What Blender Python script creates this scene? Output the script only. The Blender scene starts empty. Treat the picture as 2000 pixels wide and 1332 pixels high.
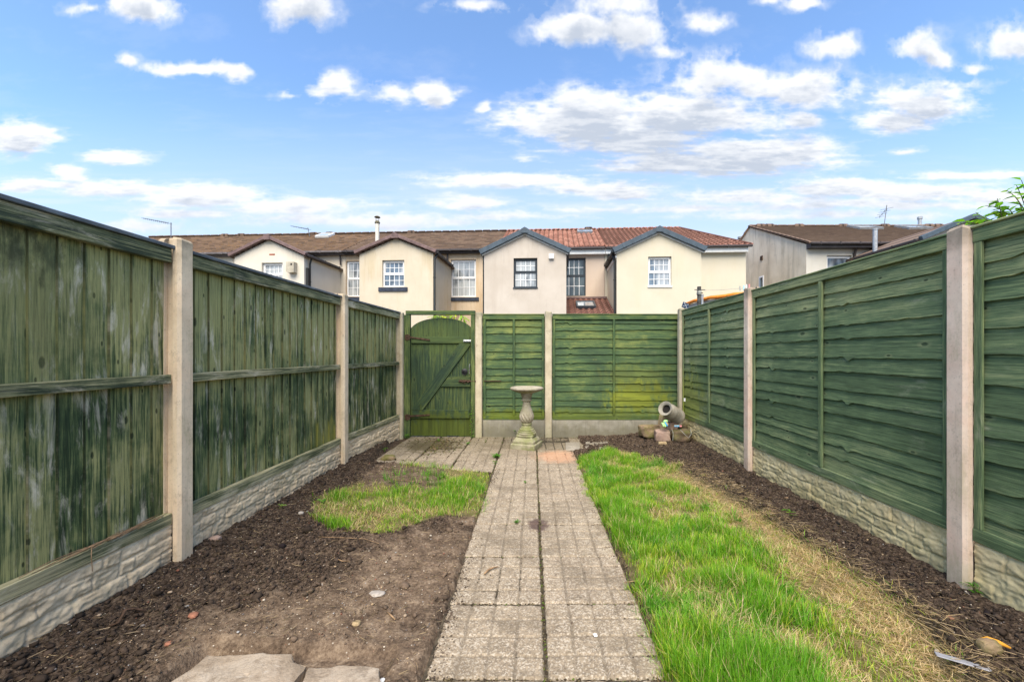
import bpy, math, random
import numpy as np
from mathutils import Vector, Matrix
random.seed(11)
RNG = np.random.RandomState(7)
scene = bpy.context.scene
COL = scene.collection
R = math.radians

# ------------------------------------------------------------------ camera model used to measure the place
F = 790.0; CX = 1040.0; CY = 690.0; CAMH = 1.2
def gp(px, py, z=0.0):
    """a point of the ground (height z) seen at photo pixel px,py"""
    t = (CAMH - z) * F / (py - CY)
    return ((px - CX) * t / F, t)
def gpoly(pts, z=0.0): return np.array([gp(a, b, z) for a, b in pts])
def atY(px, py, Y): return ((px - CX) * Y / F, CAMH + (CY - py) * Y / F)

# ------------------------------------------------------------------ numpy noise
def _hash(ix, iy, seed):
    n = (ix.astype(np.int64) * 374761393 + iy.astype(np.int64) * 668265263 + seed * 1274126177) & 0xFFFFFFFF
    n = ((n ^ (n >> 13)) * 1274126177) & 0xFFFFFFFF
    n = (n ^ (n >> 16)) & 0xFFFFFFFF
    return n / 4294967295.0
def vnoise(x, y, seed=0):
    x = np.asarray(x, float); y = np.asarray(y, float)
    ix = np.floor(x); iy = np.floor(y); fx = x - ix; fy = y - iy
    fx = fx * fx * (3 - 2 * fx); fy = fy * fy * (3 - 2 * fy)
    a = _hash(ix, iy, seed); b = _hash(ix + 1, iy, seed); c = _hash(ix, iy + 1, seed); d = _hash(ix + 1, iy + 1, seed)
    return (a * (1 - fx) + b * fx) * (1 - fy) + (c * (1 - fx) + d * fx) * fy
def fbm(x, y, octv=4, seed=0, gain=.5):
    s = 0; a = 1; t = 0
    for o in range(octv):
        s = s + a * vnoise(x * 2 ** o + 17.3 * o, y * 2 ** o - 9.1 * o, seed + o); t += a; a *= gain
    return s / t
def sstep(a, b, x):
    t = np.clip((x - a) / (b - a), 0, 1); return t * t * (3 - 2 * t)
def inpoly(x, y, poly):
    inside = np.zeros(np.shape(x), bool); n = len(poly); j = n - 1
    for i in range(n):
        xi, yi = poly[i]; xj, yj = poly[j]
        c = ((yi > y) != (yj > y)) & (x < (xj - xi) * (y - yi) / (yj - yi + 1e-12) + xi)
        inside ^= c; j = i
    return inside
def polydist(x, y, poly):
    """signed distance, positive inside"""
    d = np.full(np.shape(x), 1e9); n = len(poly)
    for i in range(n):
        ax, ay = poly[i]; bx, by = poly[(i + 1) % n]
        ex, ey = bx - ax, by - ay; L = ex * ex + ey * ey + 1e-12
        t = np.clip(((x - ax) * ex + (y - ay) * ey) / L, 0, 1)
        d = np.minimum(d, np.hypot(x - ax - t * ex, y - ay - t * ey))
    return np.where(inpoly(x, y, poly), d, -d)

# ------------------------------------------------------------------ mesh building
def mesh_np(name, V, Fq, mat, parent=None, attrs=None, smooth=False, loc=None):
    me = bpy.data.meshes.new(name)
    V = np.asarray(V, np.float32); Fq = np.asarray(Fq, np.int32)
    k = Fq.shape[1]
    me.vertices.add(len(V)); me.vertices.foreach_set('co', V.ravel())
    me.loops.add(Fq.size); me.loops.foreach_set('vertex_index', Fq.ravel())
    me.polygons.add(len(Fq)); me.polygons.foreach_set('loop_start', np.arange(0, Fq.size, k, dtype=np.int32))
    try: me.polygons.foreach_set('loop_total', np.full(len(Fq), k, np.int32))
    except Exception: pass
    me.update(calc_edges=True); me.validate()
    if attrs:
        for nm, (tp, arr) in attrs.items():
            a = me.attributes.new(nm, tp, 'POINT')
            a.data.foreach_set({'FLOAT': 'value', 'FLOAT_VECTOR': 'vector', 'FLOAT_COLOR': 'color'}[tp], np.asarray(arr, np.float32).ravel())
    if smooth: me.polygons.foreach_set('use_smooth', np.ones(len(Fq), bool))
    me.materials.append(mat)
    o = bpy.data.objects.new(name, me); COL.objects.link(o)
    if parent: o.parent = parent
    if loc is not None: o.location = loc
    return o

class MB:
    def __init__(s): s.v = []; s.f = []; s.w = []; s.mi = []; s.cur = 0
    def add(s, vs, fs, ws=None, M=None):
        b = len(s.v)
        for i, p in enumerate(vs):
            q = (M @ Vector(p)) if M is not None else p
            s.v.append((q[0], q[1], q[2])); s.w.append(ws[i] if ws else (p[0], p[2], p[1]))
        for f in fs: s.f.append([b + i for i in f]); s.mi.append(s.cur)
    def box(s, x0, x1, y0, y1, z0, z1, along='z', bid=None, M=None, bev=0.0):
        bid = random.random() * 50 if bid is None else bid
        if bev <= 0:
            vs = [(x, y, z) for z in (z0, z1) for y in (y0, y1) for x in (x0, x1)]
            fs = [(0, 2, 3, 1), (4, 5, 7, 6), (0, 1, 5, 4), (2, 6, 7, 3), (0, 4, 6, 2), (1, 3, 7, 5)]
        else:
            b = min(bev, (x1 - x0) * .4, (y1 - y0) * .4, (z1 - z0) * .4)
            vs = []; fs = []
            X = (x0, x1); Y = (y0, y1); Z = (z0, z1); idx = {}
            for i in (0, 1):
                for j in (0, 1):
                    for k in (0, 1):
                        sx = b if i == 0 else -b; sy = b if j == 0 else -b; sz = b if k == 0 else -b
                        for ax, p in enumerate(((X[i], Y[j] + sy, Z[k] + sz), (X[i] + sx, Y[j], Z[k] + sz), (X[i] + sx, Y[j] + sy, Z[k]))):
                            idx[(i, j, k, ax)] = len(vs); vs.append(p)
            g = lambda i, j, k, a: idx[(i, j, k, a)]
            for i in (0, 1):
                q = [g(i, 0, 0, 0), g(i, 1, 0, 0), g(i, 1, 1, 0), g(i, 0, 1, 0)]; fs.append(q if i else q[::-1])
                q = [g(0, i, 0, 1), g(0, i, 1, 1), g(1, i, 1, 1), g(1, i, 0, 1)]; fs.append(q if i else q[::-1])
                q = [g(0, 0, i, 2), g(1, 0, i, 2), g(1, 1, i, 2), g(0, 1, i, 2)]; fs.append(q if i else q[::-1])
            for a in (0, 1):
                for c in (0, 1):
                    fs.append([g(0, a, c, 1), g(1, a, c, 1), g(1, a, c, 2), g(0, a, c, 2)])
                    fs.append([g(a, 0, c, 0), g(a, 1, c, 0), g(a, 1, c, 2), g(a, 0, c, 2)])
                    fs.append([g(a, c, 0, 0), g(a, c, 1, 0), g(a, c, 1, 1), g(a, c, 0, 1)])
            for i in (0, 1):
                for j in (0, 1):
                    for k in (0, 1): fs.append([g(i, j, k, 0), g(i, j, k, 1), g(i, j, k, 2)])
        if along == 'z': ws = [(p[2], p[0] + p[1], bid) for p in vs]
        elif along == 'x': ws = [(p[0], p[2] + p[1], bid) for p in vs]
        else: ws = [(p[1], p[2] + p[0], bid) for p in vs]
        s.add(vs, fs, ws, M)
    def beam(s, p0, p1, w, h, up=(0, 0, 1), bid=None, bev=0.0):
        p0 = Vector(p0); p1 = Vector(p1); d = p1 - p0; L = d.length; d.normalize()
        side = d.cross(Vector(up)).normalized(); u = side.cross(d)
        M = Matrix(((d.x, side.x, u.x, p0.x), (d.y, side.y, u.y, p0.y), (d.z, side.z, u.z, p0.z), (0, 0, 0, 1)))
        s.box(0, L, -w / 2, w / 2, -h / 2, h / 2, 'x', bid, M, bev)
    def tube(s, pts, rad, n=8, bid=0.0, cap=True):
        pts = [Vector(p) for p in pts]; b = len(s.v); L = 0
        rad = rad if hasattr(rad, '__len__') else [rad] * len(pts)
        prev = None
        for i, p in enumerate(pts):
            d = (pts[min(i + 1, len(pts) - 1)] - pts[max(i - 1, 0)]).normalized()
            if prev is None:
                a = d.cross(Vector((0, 0, 1)));
                if a.length < .1: a = d.cross(Vector((1, 0, 0)))
            else: a = prev - d * prev.dot(d)
            a.normalize(); prev = a; c = d.cross(a)
            if i: L += (p - pts[i - 1]).length
            for k in range(n):
                t = 2 * math.pi * k / n; q = p + (a * math.cos(t) + c * math.sin(t)) * rad[i]
                s.v.append(tuple(q)); s.w.append((L, k / n * .2, bid))
        for i in range(len(pts) - 1):
            for k in range(n):
                a0 = b + i * n + k; a1 = b + i * n + (k + 1) % n
                s.f.append([a0, a1, a1 + n, a0 + n]); s.mi.append(s.cur)
        if cap:
            s.f.append([b + k for k in range(n)][::-1]); s.f.append([b + (len(pts) - 1) * n + k for k in range(n)]); s.mi += [s.cur] * 2
    def lathe(s, prof, n=32, M=None, mod=None):
        b = len(s.v); vs = []
        for (r, z) in prof:
            for k in range(n):
                t = 2 * math.pi * k / n
                rr = r + (mod(t, z, r) if mod else 0)
                vs.append((rr * math.cos(t), rr * math.sin(t), z))
        fs = []
        for i in range(len(prof) - 1):
            for k in range(n):
                a0 = i * n + k; a1 = i * n + (k + 1) % n; fs.append((a0, a1, a1 + n, a0 + n))
        s.add(vs, fs, None, M)
    def prism(s, poly, y0, y1, M=None, bid=0.0):
        """polygon in x,z extruded along y"""
        n = len(poly); vs = [(x, y0, z) for x, z in poly] + [(x, y1, z) for x, z in poly]
        fs = [tuple(range(n)), tuple(range(2 * n - 1, n - 1, -1))] + [(i, i + n, (i + 1) % n + n, (i + 1) % n) for i in range(n)]
        s.add(vs, fs, [(p[2], p[0] + p[1], bid) for p in vs], M)
    def zprism(s, poly, z0, z1, M=None, bid=0.0, bev=0.0):
        n = len(poly)
        rings = [(poly, z0)]
        if bev > 0:
            c = (sum(p[0] for p in poly) / n, sum(p[1] for p in poly) / n)
            ins = [(p[0] + (c[0] - p[0]) * bev / max(1e-6, math.hypot(c[0] - p[0], c[1] - p[1])), p[1] + (c[1] - p[1]) * bev / max(1e-6, math.hypot(c[0] - p[0], c[1] - p[1]))) for p in poly]
            rings += [(poly, z1 - bev), (ins, z1)]
        else: rings += [(poly, z1)]
        vs = []; fs = []
        for pl, z in rings: vs += [(x, y, z) for x, y in pl]
        for r in range(len(rings) - 1):
            fs += [(r * n + i, r * n + (i + 1) % n, (r + 1) * n + (i + 1) % n, (r + 1) * n + i) for i in range(n)]
        fs += [tuple(range(n - 1, -1, -1)), tuple(range((len(rings) - 1) * n, len(rings) * n))]
        s.add(vs, fs, [(p[2], p[0] + p[1], bid) for p in vs], M)
    def weld(s):
        m = {}; nv = []; nw = []; mp = []
        for p, w in zip(s.v, s.w):
            k = tuple(round(c, 4) for c in p)
            if k not in m: m[k] = len(nv); nv.append(p); nw.append(w)
            mp.append(m[k])
        s.v, s.w = nv, nw; s.f = [[mp[i] for i in f] for f in s.f]; return s
    def build(s, name, mats, parent=None, smooth=False, loc=None):
        me = bpy.data.meshes.new(name); me.from_pydata(s.v, [], s.f); me.update()
        a = me.attributes.new('wc', 'FLOAT_VECTOR', 'POINT'); a.data.foreach_set('vector', np.array(s.w, np.float32).ravel())
        if not isinstance(mats, (list, tuple)): mats = [mats]
        for m in mats: me.materials.append(m)
        if len(mats) > 1: me.polygons.foreach_set('material_index', np.array(s.mi, np.int32))
        if smooth: me.polygons.foreach_set('use_smooth', np.ones(len(s.f), bool))
        o = bpy.data.objects.new(name, me); COL.objects.link(o)
        if parent: o.parent = parent
        if loc is not None: o.location = loc
        return o

def tag(o, label=None, cat=None, group=None, kind=None):
    if label: o['label'] = label
    if cat: o['category'] = cat
    if group: o['group'] = group
    if kind: o['kind'] = kind
    return o
def thing(name, label, cat, loc=(0, 0, 0), rz=0.0, group=None):
    o = bpy.data.objects.new(name, None); COL.objects.link(o); o.location = loc; o.rotation_euler = (0, 0, rz)
    o.empty_display_size = .1
    return tag(o, label, cat, group)
def auto_smooth(o, ang=40):
    me = o.data; me.polygons.foreach_set('use_smooth', np.ones(len(me.polygons), bool))
    try: me.set_sharp_from_angle(angle=R(ang))
    except Exception: pass
    return o

# ------------------------------------------------------------------ materials
class NT:
    def __init__(s, name):
        s.m = bpy.data.materials.new(name); s.m.use_nodes = True; s.t = s.m.node_tree; s.t.nodes.clear()
        s.out = s.t.nodes.new('ShaderNodeOutputMaterial')
    def n(s, tp, **kw):
        nd = s.t.nodes.new(tp)
        for k, v in kw.items(): setattr(nd, k, v)
        return nd
    def put(s, inp, val):
        if hasattr(val, 'is_linked') or hasattr(val, 'links'): s.t.links.new(val, inp)
        elif isinstance(val, (tuple, list)) and len(val) == 3 and inp.type == 'RGBA': inp.default_value = (*val, 1)
        else: inp.default_value = val
    def attr(s, name, o='Vector'): nd = s.n('ShaderNodeAttribute'); nd.attribute_name = name; return nd.outputs[o]
    def obj(s): return s.n('ShaderNodeTexCoord').outputs['Object']
    def pos(s): return s.n('ShaderNodeNewGeometry').outputs['Position']
    def scale(s, v, sc):
        nd = s.n('ShaderNodeVectorMath', operation='MULTIPLY'); s.put(nd.inputs[0], v); nd.inputs[1].default_value = sc; return nd.outputs[0]
    def vadd(s, v, w):
        nd = s.n('ShaderNodeVectorMath', operation='ADD'); s.put(nd.inputs[0], v); s.put(nd.inputs[1], w); return nd.outputs[0]
    def noise(s, v, scale=5, detail=4, rough=.55, dist=0, out='Fac'):
        nd = s.n('ShaderNodeTexNoise'); s.put(nd.inputs['Vector'], v); nd.inputs['Scale'].default_value = scale
        nd.inputs['Detail'].default_value = detail; nd.inputs['Roughness'].default_value = rough; nd.inputs['Distortion'].default_value = dist
        return nd.outputs[out]
    def vor(s, v, scale=5, out='Distance', feature='F1', rnd=1.0):
        nd = s.n('ShaderNodeTexVoronoi', feature=feature); s.put(nd.inputs['Vector'], v); nd.inputs['Scale'].default_value = scale
        nd.inputs['Randomness'].default_value = rnd; return nd.outputs[out]
    def ramp(s, v, *stops, interp='LINEAR'):
        nd = s.n('ShaderNodeValToRGB'); s.put(nd.inputs[0], v); cr = nd.color_ramp; cr.interpolation = interp
        while len(cr.elements) < len(stops): cr.elements.new(.5)
        for e, (p, c) in zip(cr.elements, stops):
            e.position = p; e.color = (c, c, c, 1) if not hasattr(c, '__len__') else (*c[:3], 1)
        return nd.outputs[0]
    def math(s, op, a, b=0.0, c=None, clamp=False):
        nd = s.n('ShaderNodeMath', operation=op); nd.use_clamp = clamp; s.put(nd.inputs[0], a); s.put(nd.inputs[1], b)
        if c is not None: s.put(nd.inputs[2], c)
        return nd.outputs[0]
    def mix(s, f, a, b, blend='MIX'):
        nd = s.n('ShaderNodeMix', data_type='RGBA', blend_type=blend); s.put(nd.inputs[0], f); s.put(nd.inputs[6], a); s.put(nd.inputs[7], b); return nd.outputs[2]
    def sep(s, v): nd = s.n('ShaderNodeSeparateXYZ'); s.put(nd.inputs[0], v); return nd.outputs
    def comb(s, x, y, z):
        nd = s.n('ShaderNodeCombineXYZ'); s.put(nd.inputs[0], x); s.put(nd.inputs[1], y); s.put(nd.inputs[2], z); return nd.outputs[0]
    def maprange(s, v, a, b, c=0.0, d=1.0, smooth=True):
        nd = s.n('ShaderNodeMapRange'); nd.interpolation_type = 'SMOOTHSTEP' if smooth else 'LINEAR'
        s.put(nd.inputs[0], v); nd.inputs[1].default_value = a; nd.inputs[2].default_value = b; nd.inputs[3].default_value = c; nd.inputs[4].default_value = d
        return nd.outputs[0]
    def bump(s, h, strength=.5, dist=.01, normal=None):
        nd = s.n('ShaderNodeBump'); s.put(nd.inputs['Height'], h); nd.inputs['Strength'].default_value = strength; nd.inputs['Distance'].default_value = dist
        if normal is not None: s.put(nd.inputs['Normal'], normal)
        return nd.outputs[0]
    def bsdf(s, color, rough=.8, normal=None, metal=0.0, spec=.3, **kw):
        nd = s.n('ShaderNodeBsdfPrincipled'); s.put(nd.inputs['Base Color'], color); s.put(nd.inputs['Roughness'], rough)
        nd.inputs['Metallic'].default_value = metal; nd.inputs['Specular IOR Level'].default_value = spec
        for k, v in kw.items(): s.put(nd.inputs[k.replace('_', ' ')], v)
        if normal is not None: s.put(nd.inputs['Normal'], normal)
        s.t.links.new(nd.outputs[0], s.out.inputs[0]); return s.m

def simple(name, col, rough=.6, metal=0.0, var=.12, nscale=12, bump=.15, spec=.3):
    n = NT(name); c = n.obj()
    f = n.noise(c, nscale, 5, .6)
    lo = tuple(max(0, v * (1 - var * 2)) for v in col); hi = tuple(min(1, v * (1 + var)) for v in col)
    return n.bsdf(n.ramp(f, (.3, lo), (.7, hi)), rough, n.bump(n.noise(c, nscale * 6, 4), bump, .005), metal, spec)
def wood_material(name, dark, mid, pale, chalk, pale_amt=.5, chalk_amt=.4, algae=None, zpale=None, knots=True, grain=1.0, cw=(.8, .8, 1.1, .22), edge=False, ksel=.6):
    """weathered painted timber; wc = (along, across, board id)"""
    n = NT(name); wc = n.attr('wc'); P = n.pos()
    sx = n.sep(wc); bid = sx[2]
    off = n.comb(n.math('MULTIPLY', bid, 3.71), n.math('MULTIPLY', bid, 1.37), 0.0)
    v = n.vadd(n.comb(sx[0], sx[1], 0.0), off)
    g1 = n.noise(n.scale(v, (3.0, 90, 1)), 1, 5, .65, .35)        # fibre grain
    g2 = n.noise(n.scale(v, (1.2, 16, 1)), 1, 4, .6, .6)          # wide streaks
    g3 = n.noise(n.scale(P, (1, 1, 1)), 2.6, 6, .62, .4)          # wear patches across boards
    wn = n.n('ShaderNodeTexWhiteNoise', noise_dimensions='1D'); n.put(wn.inputs['W'], bid); br = wn.outputs['Value']
    g4 = n.noise(n.scale(v, (9.0, 260, 1)), 1, 3, .7)
    p = n.math('ADD', n.math('MULTIPLY', n.math('SUBTRACT', g2, .5), cw[0]), n.math('MULTIPLY', n.math('SUBTRACT', g3, .5), cw[1]))
    p = n.math('ADD', p, n.math('MULTIPLY', n.math('SUBTRACT', g1, .5), cw[2])); p = n.math('ADD', p, n.math('MULTIPLY', n.math('SUBTRACT', g4, .5), .5))
    p = n.math('ADD', p, n.math('ADD', .5, n.math('MULTIPLY', n.math('SUBTRACT', br, .5), cw[3])))
    if zpale:
        z = n.sep(P)[2]; p = n.math('ADD', p, n.math('MULTIPLY', n.maprange(z, zpale[0], zpale[1]), zpale[2]))
    t = 1 - pale_amt
    col = n.ramp(p, (.18 + t * .22, dark), (.36 + t * .22, mid), (.58 + t * .26, pale))
    col = n.mix(1.0, col, n.ramp(n.math('ADD', n.math('MULTIPLY', g1, .6), n.math('MULTIPLY', g4, .4)), (.36, (.58, .58, .58)), (.5, (.95, .95, .95)), (.64, (1.28, 1.25, 1.15))), 'MULTIPLY')
    # chalky bare wood and scuffs
    c1 = n.noise(n.scale(v, (3.5, 14, 1)), 1, 6, .7, .5); c2 = n.noise(P, 1.9, 5, .6, .3)
    cc = n.math('MULTIPLY', n.maprange(c1, .5, .72), n.maprange(c2, .62 - chalk_amt * .3, .85 - chalk_amt * .3))
    col = n.mix(n.math('MULTIPLY', cc, min(1.0, chalk_amt * 1.6)), col, chalk)
    h = n.math('MULTIPLY', g1, grain)
    if knots:
        kv = n.n('ShaderNodeTexVoronoi', feature='F1', voronoi_dimensions='2D'); n.put(kv.inputs['Vector'], n.scale(v, (4.2, 9.5, 1))); kv.inputs['Scale'].default_value = 1
        wr = n.sep(kv.outputs['Color'])[0]
        sel = n.math('GREATER_THAN', wr, ksel)
        kd = n.math('ADD', n.math('MULTIPLY', kv.outputs['Distance'], n.math('ADD', .9, n.math('MULTIPLY', n.sep(kv.outputs['Color'])[1], 1.6))), n.math('MULTIPLY', n.math('SUBTRACT', n.noise(v, 60, 2), .5), .05))
        core = n.math('MULTIPLY', n.maprange(kd, .13, .07), sel)
        ring = n.math('MULTIPLY', n.math('SUBTRACT', n.maprange(kd, .30, .15), core), sel)
        col = n.mix(n.math('MULTIPLY', ring, .3), col, pale); col = n.mix(n.math('MULTIPLY', core, .75), col, tuple(x * .35 for x in dark))
        h = n.math('SUBTRACT', h, n.math('MULTIPLY', core, .8))
    if edge: col = n.mix(n.maprange(n.math('ADD', sx[1], n.math('MULTIPLY', g1, .004)), .0060, .0034, 0, .55), col, (.012, .014, .009))
    # dirt in the fibres
    dk = n.maprange(n.noise(n.scale(v, (5, 60, 1)), 1, 5, .7), .57, .74)
    col = n.mix(n.math('MULTIPLY', dk, .5), col, tuple(x * .45 for x in dark))
    if algae:                                                      # list of (centre, radii, strength, colour)
        for (c, r, a, ac) in algae:
            d = n.n('ShaderNodeVectorMath', operation='SUBTRACT'); n.put(d.inputs[0], P); d.inputs[1].default_value = c
            d2 = n.scale(d.outputs[0], tuple(1 / q for q in r))
            L = n.n('ShaderNodeVectorMath', operation='LENGTH'); n.put(L.inputs[0], d2)
            e = n.math('ADD', L.outputs['Value'], n.math('MULTIPLY', n.math('SUBTRACT', n.noise(n.scale(P, (11, 11, 5)), 1, 6, .7), .5), 2.4))
            col = n.mix(n.math('MULTIPLY', n.maprange(e, 1.05, .45), a), col, n.mix(n.maprange(g2, .35, .65), ac, tuple(q * .5 for q in ac)))
    return n.bsdf(col, n.maprange(p, .3, .7, .62, .9), n.bump(h, .55, .004), spec=.25)

W = {}
YG = (.20, .25, .015)
W['left'] = wood_material('faded_green_featheredge', (.026, .048, .022), (.088, .128, .050), (.34, .33, .14), (.74, .66, .50), .48, .85,
    [((-1.98, 4.0, .25), (.3, .5, .33), .7, (.28, .27, .05)), ((-2.0, 1.2, 1.66), (.3, .62, .22), .85, (.03, .028, .025)), ((-2., 1.5, 1.35), (.3, .5, .5), .4, (.18, .2, .08))], zpale=(.8, 1.6, .24), cw=(.65, 1.2, 1.0, .20), edge=True)
W['left_rail'] = wood_material('weathered_green_rail', (.035, .05, .028), (.15, .16, .08), (.38, .34, .20), (.62, .54, .40), .6, .9, knots=False)
W['lap'] = wood_material('green_waney_lap', (.074, .112, .054), (.112, .164, .080), (.27, .29, .145), (.55, .51, .38), .26, .4,
    [((2.1, 5.6, .55), (.35, .75, .55), .8, (.26, .29, .07)), ((2.1, 5.9, .35), (.4, .5, .4), .5, YG)], zpale=(1.1, 1.75, .13), cw=(.34, .6, .5, .20), ksel=.80)
W['back'] = wood_material('green_waney_lap_back', (.030, .058, .028), (.055, .100, .040), (.19, .215, .065), (.30, .31, .13), .32, .3,
    [((1.5, 5.85, .56), (.60, .3, .26), .62, (.24, .26, .012)), ((.6, 5.85, .3), (1.7, .3, .11), .6, (.11, .14, .015)), ((-.2, 5.85, .31), (.7, .3, .10), .65, (.13, .17, .015)), ((1.5, 5.85, .86), (.7, .3, .22), .35, (.17, .19, .03))], zpale=(1.2, 1.75, .08), cw=(.42, .7, .5, .20), ksel=.80)
W['gate'] = wood_material('green_gate_boards', (.016, .034, .020), (.032, .058, .026), (.075, .098, .034), (.3, .3, .2), .36, .15,
    [((-1.3, 5.85, .05), (1.2, .4, .40), .75, (.085, .11, .010)), ((-1.3, 5.85, 1.45), (1.0, .4, .3), .35, (.1, .14, .03))])
W['gate_frame'] = wood_material('green_gate_frame', (.02, .045, .02), (.045, .075, .026), (.12, .15, .05), (.3, .3, .2), .45, .2, knots=False)
W['cap'] = simple('grey_capping', (.10, .12, .14), .55, var=.25, nscale=9)

def concrete(name, a, b, stain=(.16, .17, .09), blotch=.5, fine=1.0, pink=(.5, .38, .32), green_low=.3, streak=True):
    n = NT(name); P = n.pos(); O = n.obj()
    f = n.noise(P, 6, 6, .65, .2); g = n.noise(P, 90, 3, .6)
    col = n.ramp(f, (.3, a), (.7, b))
    col = n.mix(n.math('MULTIPLY', n.maprange(n.noise(P, 3.1, 4, .6), .45, .7), blotch), col, pink)
    if streak: col = n.mix(n.math('MULTIPLY', n.maprange(n.noise(n.scale(P, (40, 40, 1.6)), 1, 4, .6), .52, .7), .32), col, tuple(x * .62 for x in a))
    col = n.mix(n.math('MULTIPLY', n.maprange(g, .55, .75), .35 * fine), col, tuple(x * .45 for x in a))
    z = n.sep(P)[2]
    zz = n.math('ADD', z, n.math('MULTIPLY', n.math('SUBTRACT', n.noise(P, 9, 4), .5), .35))
    gr_ = n.math('MULTIPLY', n.maprange(n.noise(n.scale(P, (7, 7, 2.2)), 1, 6, .72), .52, .66), .30); col = n.mix(gr_, col, (.26, .25, .12)); col = n.mix(n.math('MULTIPLY', n.maprange(n.noise(n.scale(P, (13, 13, 9)), 1, 6, .75), .54, .68), .42), col, tuple(x * .48 for x in a))
    col = n.mix(n.maprange(zz, .32, .02, 0, green_low), col, stain)
    col = n.mix(n.maprange(zz, 1.62, 1.86, 0, .65), col, (.10, .095, .07))
    pit = n.maprange(n.vor(P, 42, 'Distance'), .10, .03)
    sel = n.maprange(n.noise(P, 14, 2), .52, .6)
    pit = n.math('MULTIPLY', pit, sel)
    col = n.mix(n.math('MULTIPLY', pit, .75), col, tuple(x * .25 for x in a))
    h = n.math('SUBTRACT', n.math('ADD', n.math('MULTIPLY', g, .4), f), pit)
    return n.bsdf(col, .88, n.bump(h, .5, .004), spec=.2)
C = {}
C['post_left'] = concrete('concrete_post_buff', (.60, .47, .32), (.82, .66, .47), pink=(.80, .56, .37), blotch=.45, green_low=.2)
C['post_right'] = concrete('concrete_post_pink', (.56, .43, .33), (.76, .61, .49), pink=(.70, .44, .34), blotch=.5, green_low=.3)
C['post_back'] = concrete('concrete_post_grey', (.38, .32, .22), (.56, .49, .36), pink=(.48, .40, .28), blotch=.2, green_low=.35)
C['gravel_left'] = concrete('rock_faced_left', (.66, .49, .30), (.90, .73, .50), stain=(.26, .20, .13), pink=(.58, .45, .30), blotch=.5, green_low=.3, streak=False)
C['gravel_right'] = concrete('rock_faced_right', (.54, .43, .24), (.76, .65, .40), stain=(.28, .25, .10), pink=(.50, .41, .20), blotch=.5, green_low=.5, streak=False)
C['gravel_back'] = concrete('plain_gravel_board', (.24, .22, .18), (.35, .33, .28), stain=(.12, .11, .07), pink=(.30, .26, .19), blotch=.3, green_low=.75)

def render_mat(name, a, b, rough=.92, stain=(.45, .40, .32), amt=.35):
    n = NT(name); P = n.obj()
    f = n.noise(P, .8, 5, .6); col = n.ramp(f, (.3, a), (.7, b))
    st = n.noise(n.scale(P, (2.6, 2.6, .35)), 1, 5, .65)
    col = n.mix(n.math('MULTIPLY', n.maprange(st, .47, .68), amt * 1.15), col, stain)
    col = n.mix(n.math('MULTIPLY', n.maprange(n.noise(P, 2.2, 6, .7), .55, .75), amt * .6), col, tuple(x * .7 for x in stain))
    fs = n.noise(n.scale(P, (9, 9, .8)), 1, 4, .7); col = n.mix(n.math('MULTIPLY', n.maprange(fs, .55, .75), amt * .7), col, tuple(x * .6 for x in stain))
    h = n.noise(P, 60, 3, .6)
    return n.bsdf(col, rough, n.bump(h, .35, .01), spec=.15)

def tile_mat(name, cols, moss=None, moss_amt=0.0, rough=.85, cell=(3.6, 3.2), pan=False):
    """wc = (u, slope distance, id): colour varies tile by tile"""
    n = NT(name); wc = n.attr('wc'); s = n.sep(wc)
    cu = n.math('FLOOR', n.math('MULTIPLY', s[0], cell[0])); cv = n.math('FLOOR', n.math('MULTIPLY', s[1], cell[1]))
    wn = n.n('ShaderNodeTexWhiteNoise', noise_dimensions='3D'); n.put(wn.inputs['Vector'], n.comb(cu, cv, 1.0))
    col = n.ramp(wn.outputs['Value'], *[(i / (len(cols) - 1), c) for i, c in enumerate(cols)])
    f = n.noise(n.scale(wc, (2.0, 2.0, 1)), 1, 5, .65)
    col = n.mix(n.math('MULTIPLY', n.maprange(f, .45, .7), .4), col, tuple(x * .45 for x in cols[0]))
    if moss:
        mo = n.math('MULTIPLY', n.maprange(n.noise(n.scale(wc, (6.5, 7.5, 1)), 1, 6, .8, .4), .60 - moss_amt * .22, .66), min(1, moss_amt * 1.2))
        mc = n.ramp(n.noise(n.scale(wc, (7, 7, 1)), 1, 4, .6), (.35, moss[0]), (.65, moss[1]))
        col = n.mix(mo, col, mc)
    # shade under the laps (and in pantile troughs) painted into the colour
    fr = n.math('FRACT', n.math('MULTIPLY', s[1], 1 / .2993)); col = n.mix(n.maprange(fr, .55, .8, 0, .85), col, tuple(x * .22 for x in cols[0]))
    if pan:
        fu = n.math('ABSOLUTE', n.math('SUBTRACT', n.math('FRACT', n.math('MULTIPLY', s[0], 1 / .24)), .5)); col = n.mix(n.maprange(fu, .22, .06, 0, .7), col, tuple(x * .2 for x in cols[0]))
    return n.bsdf(col, rough, n.bump(n.noise(n.scale(wc, (30, 30, 1)), 1, 3), .3, .01), spec=.2)

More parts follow.
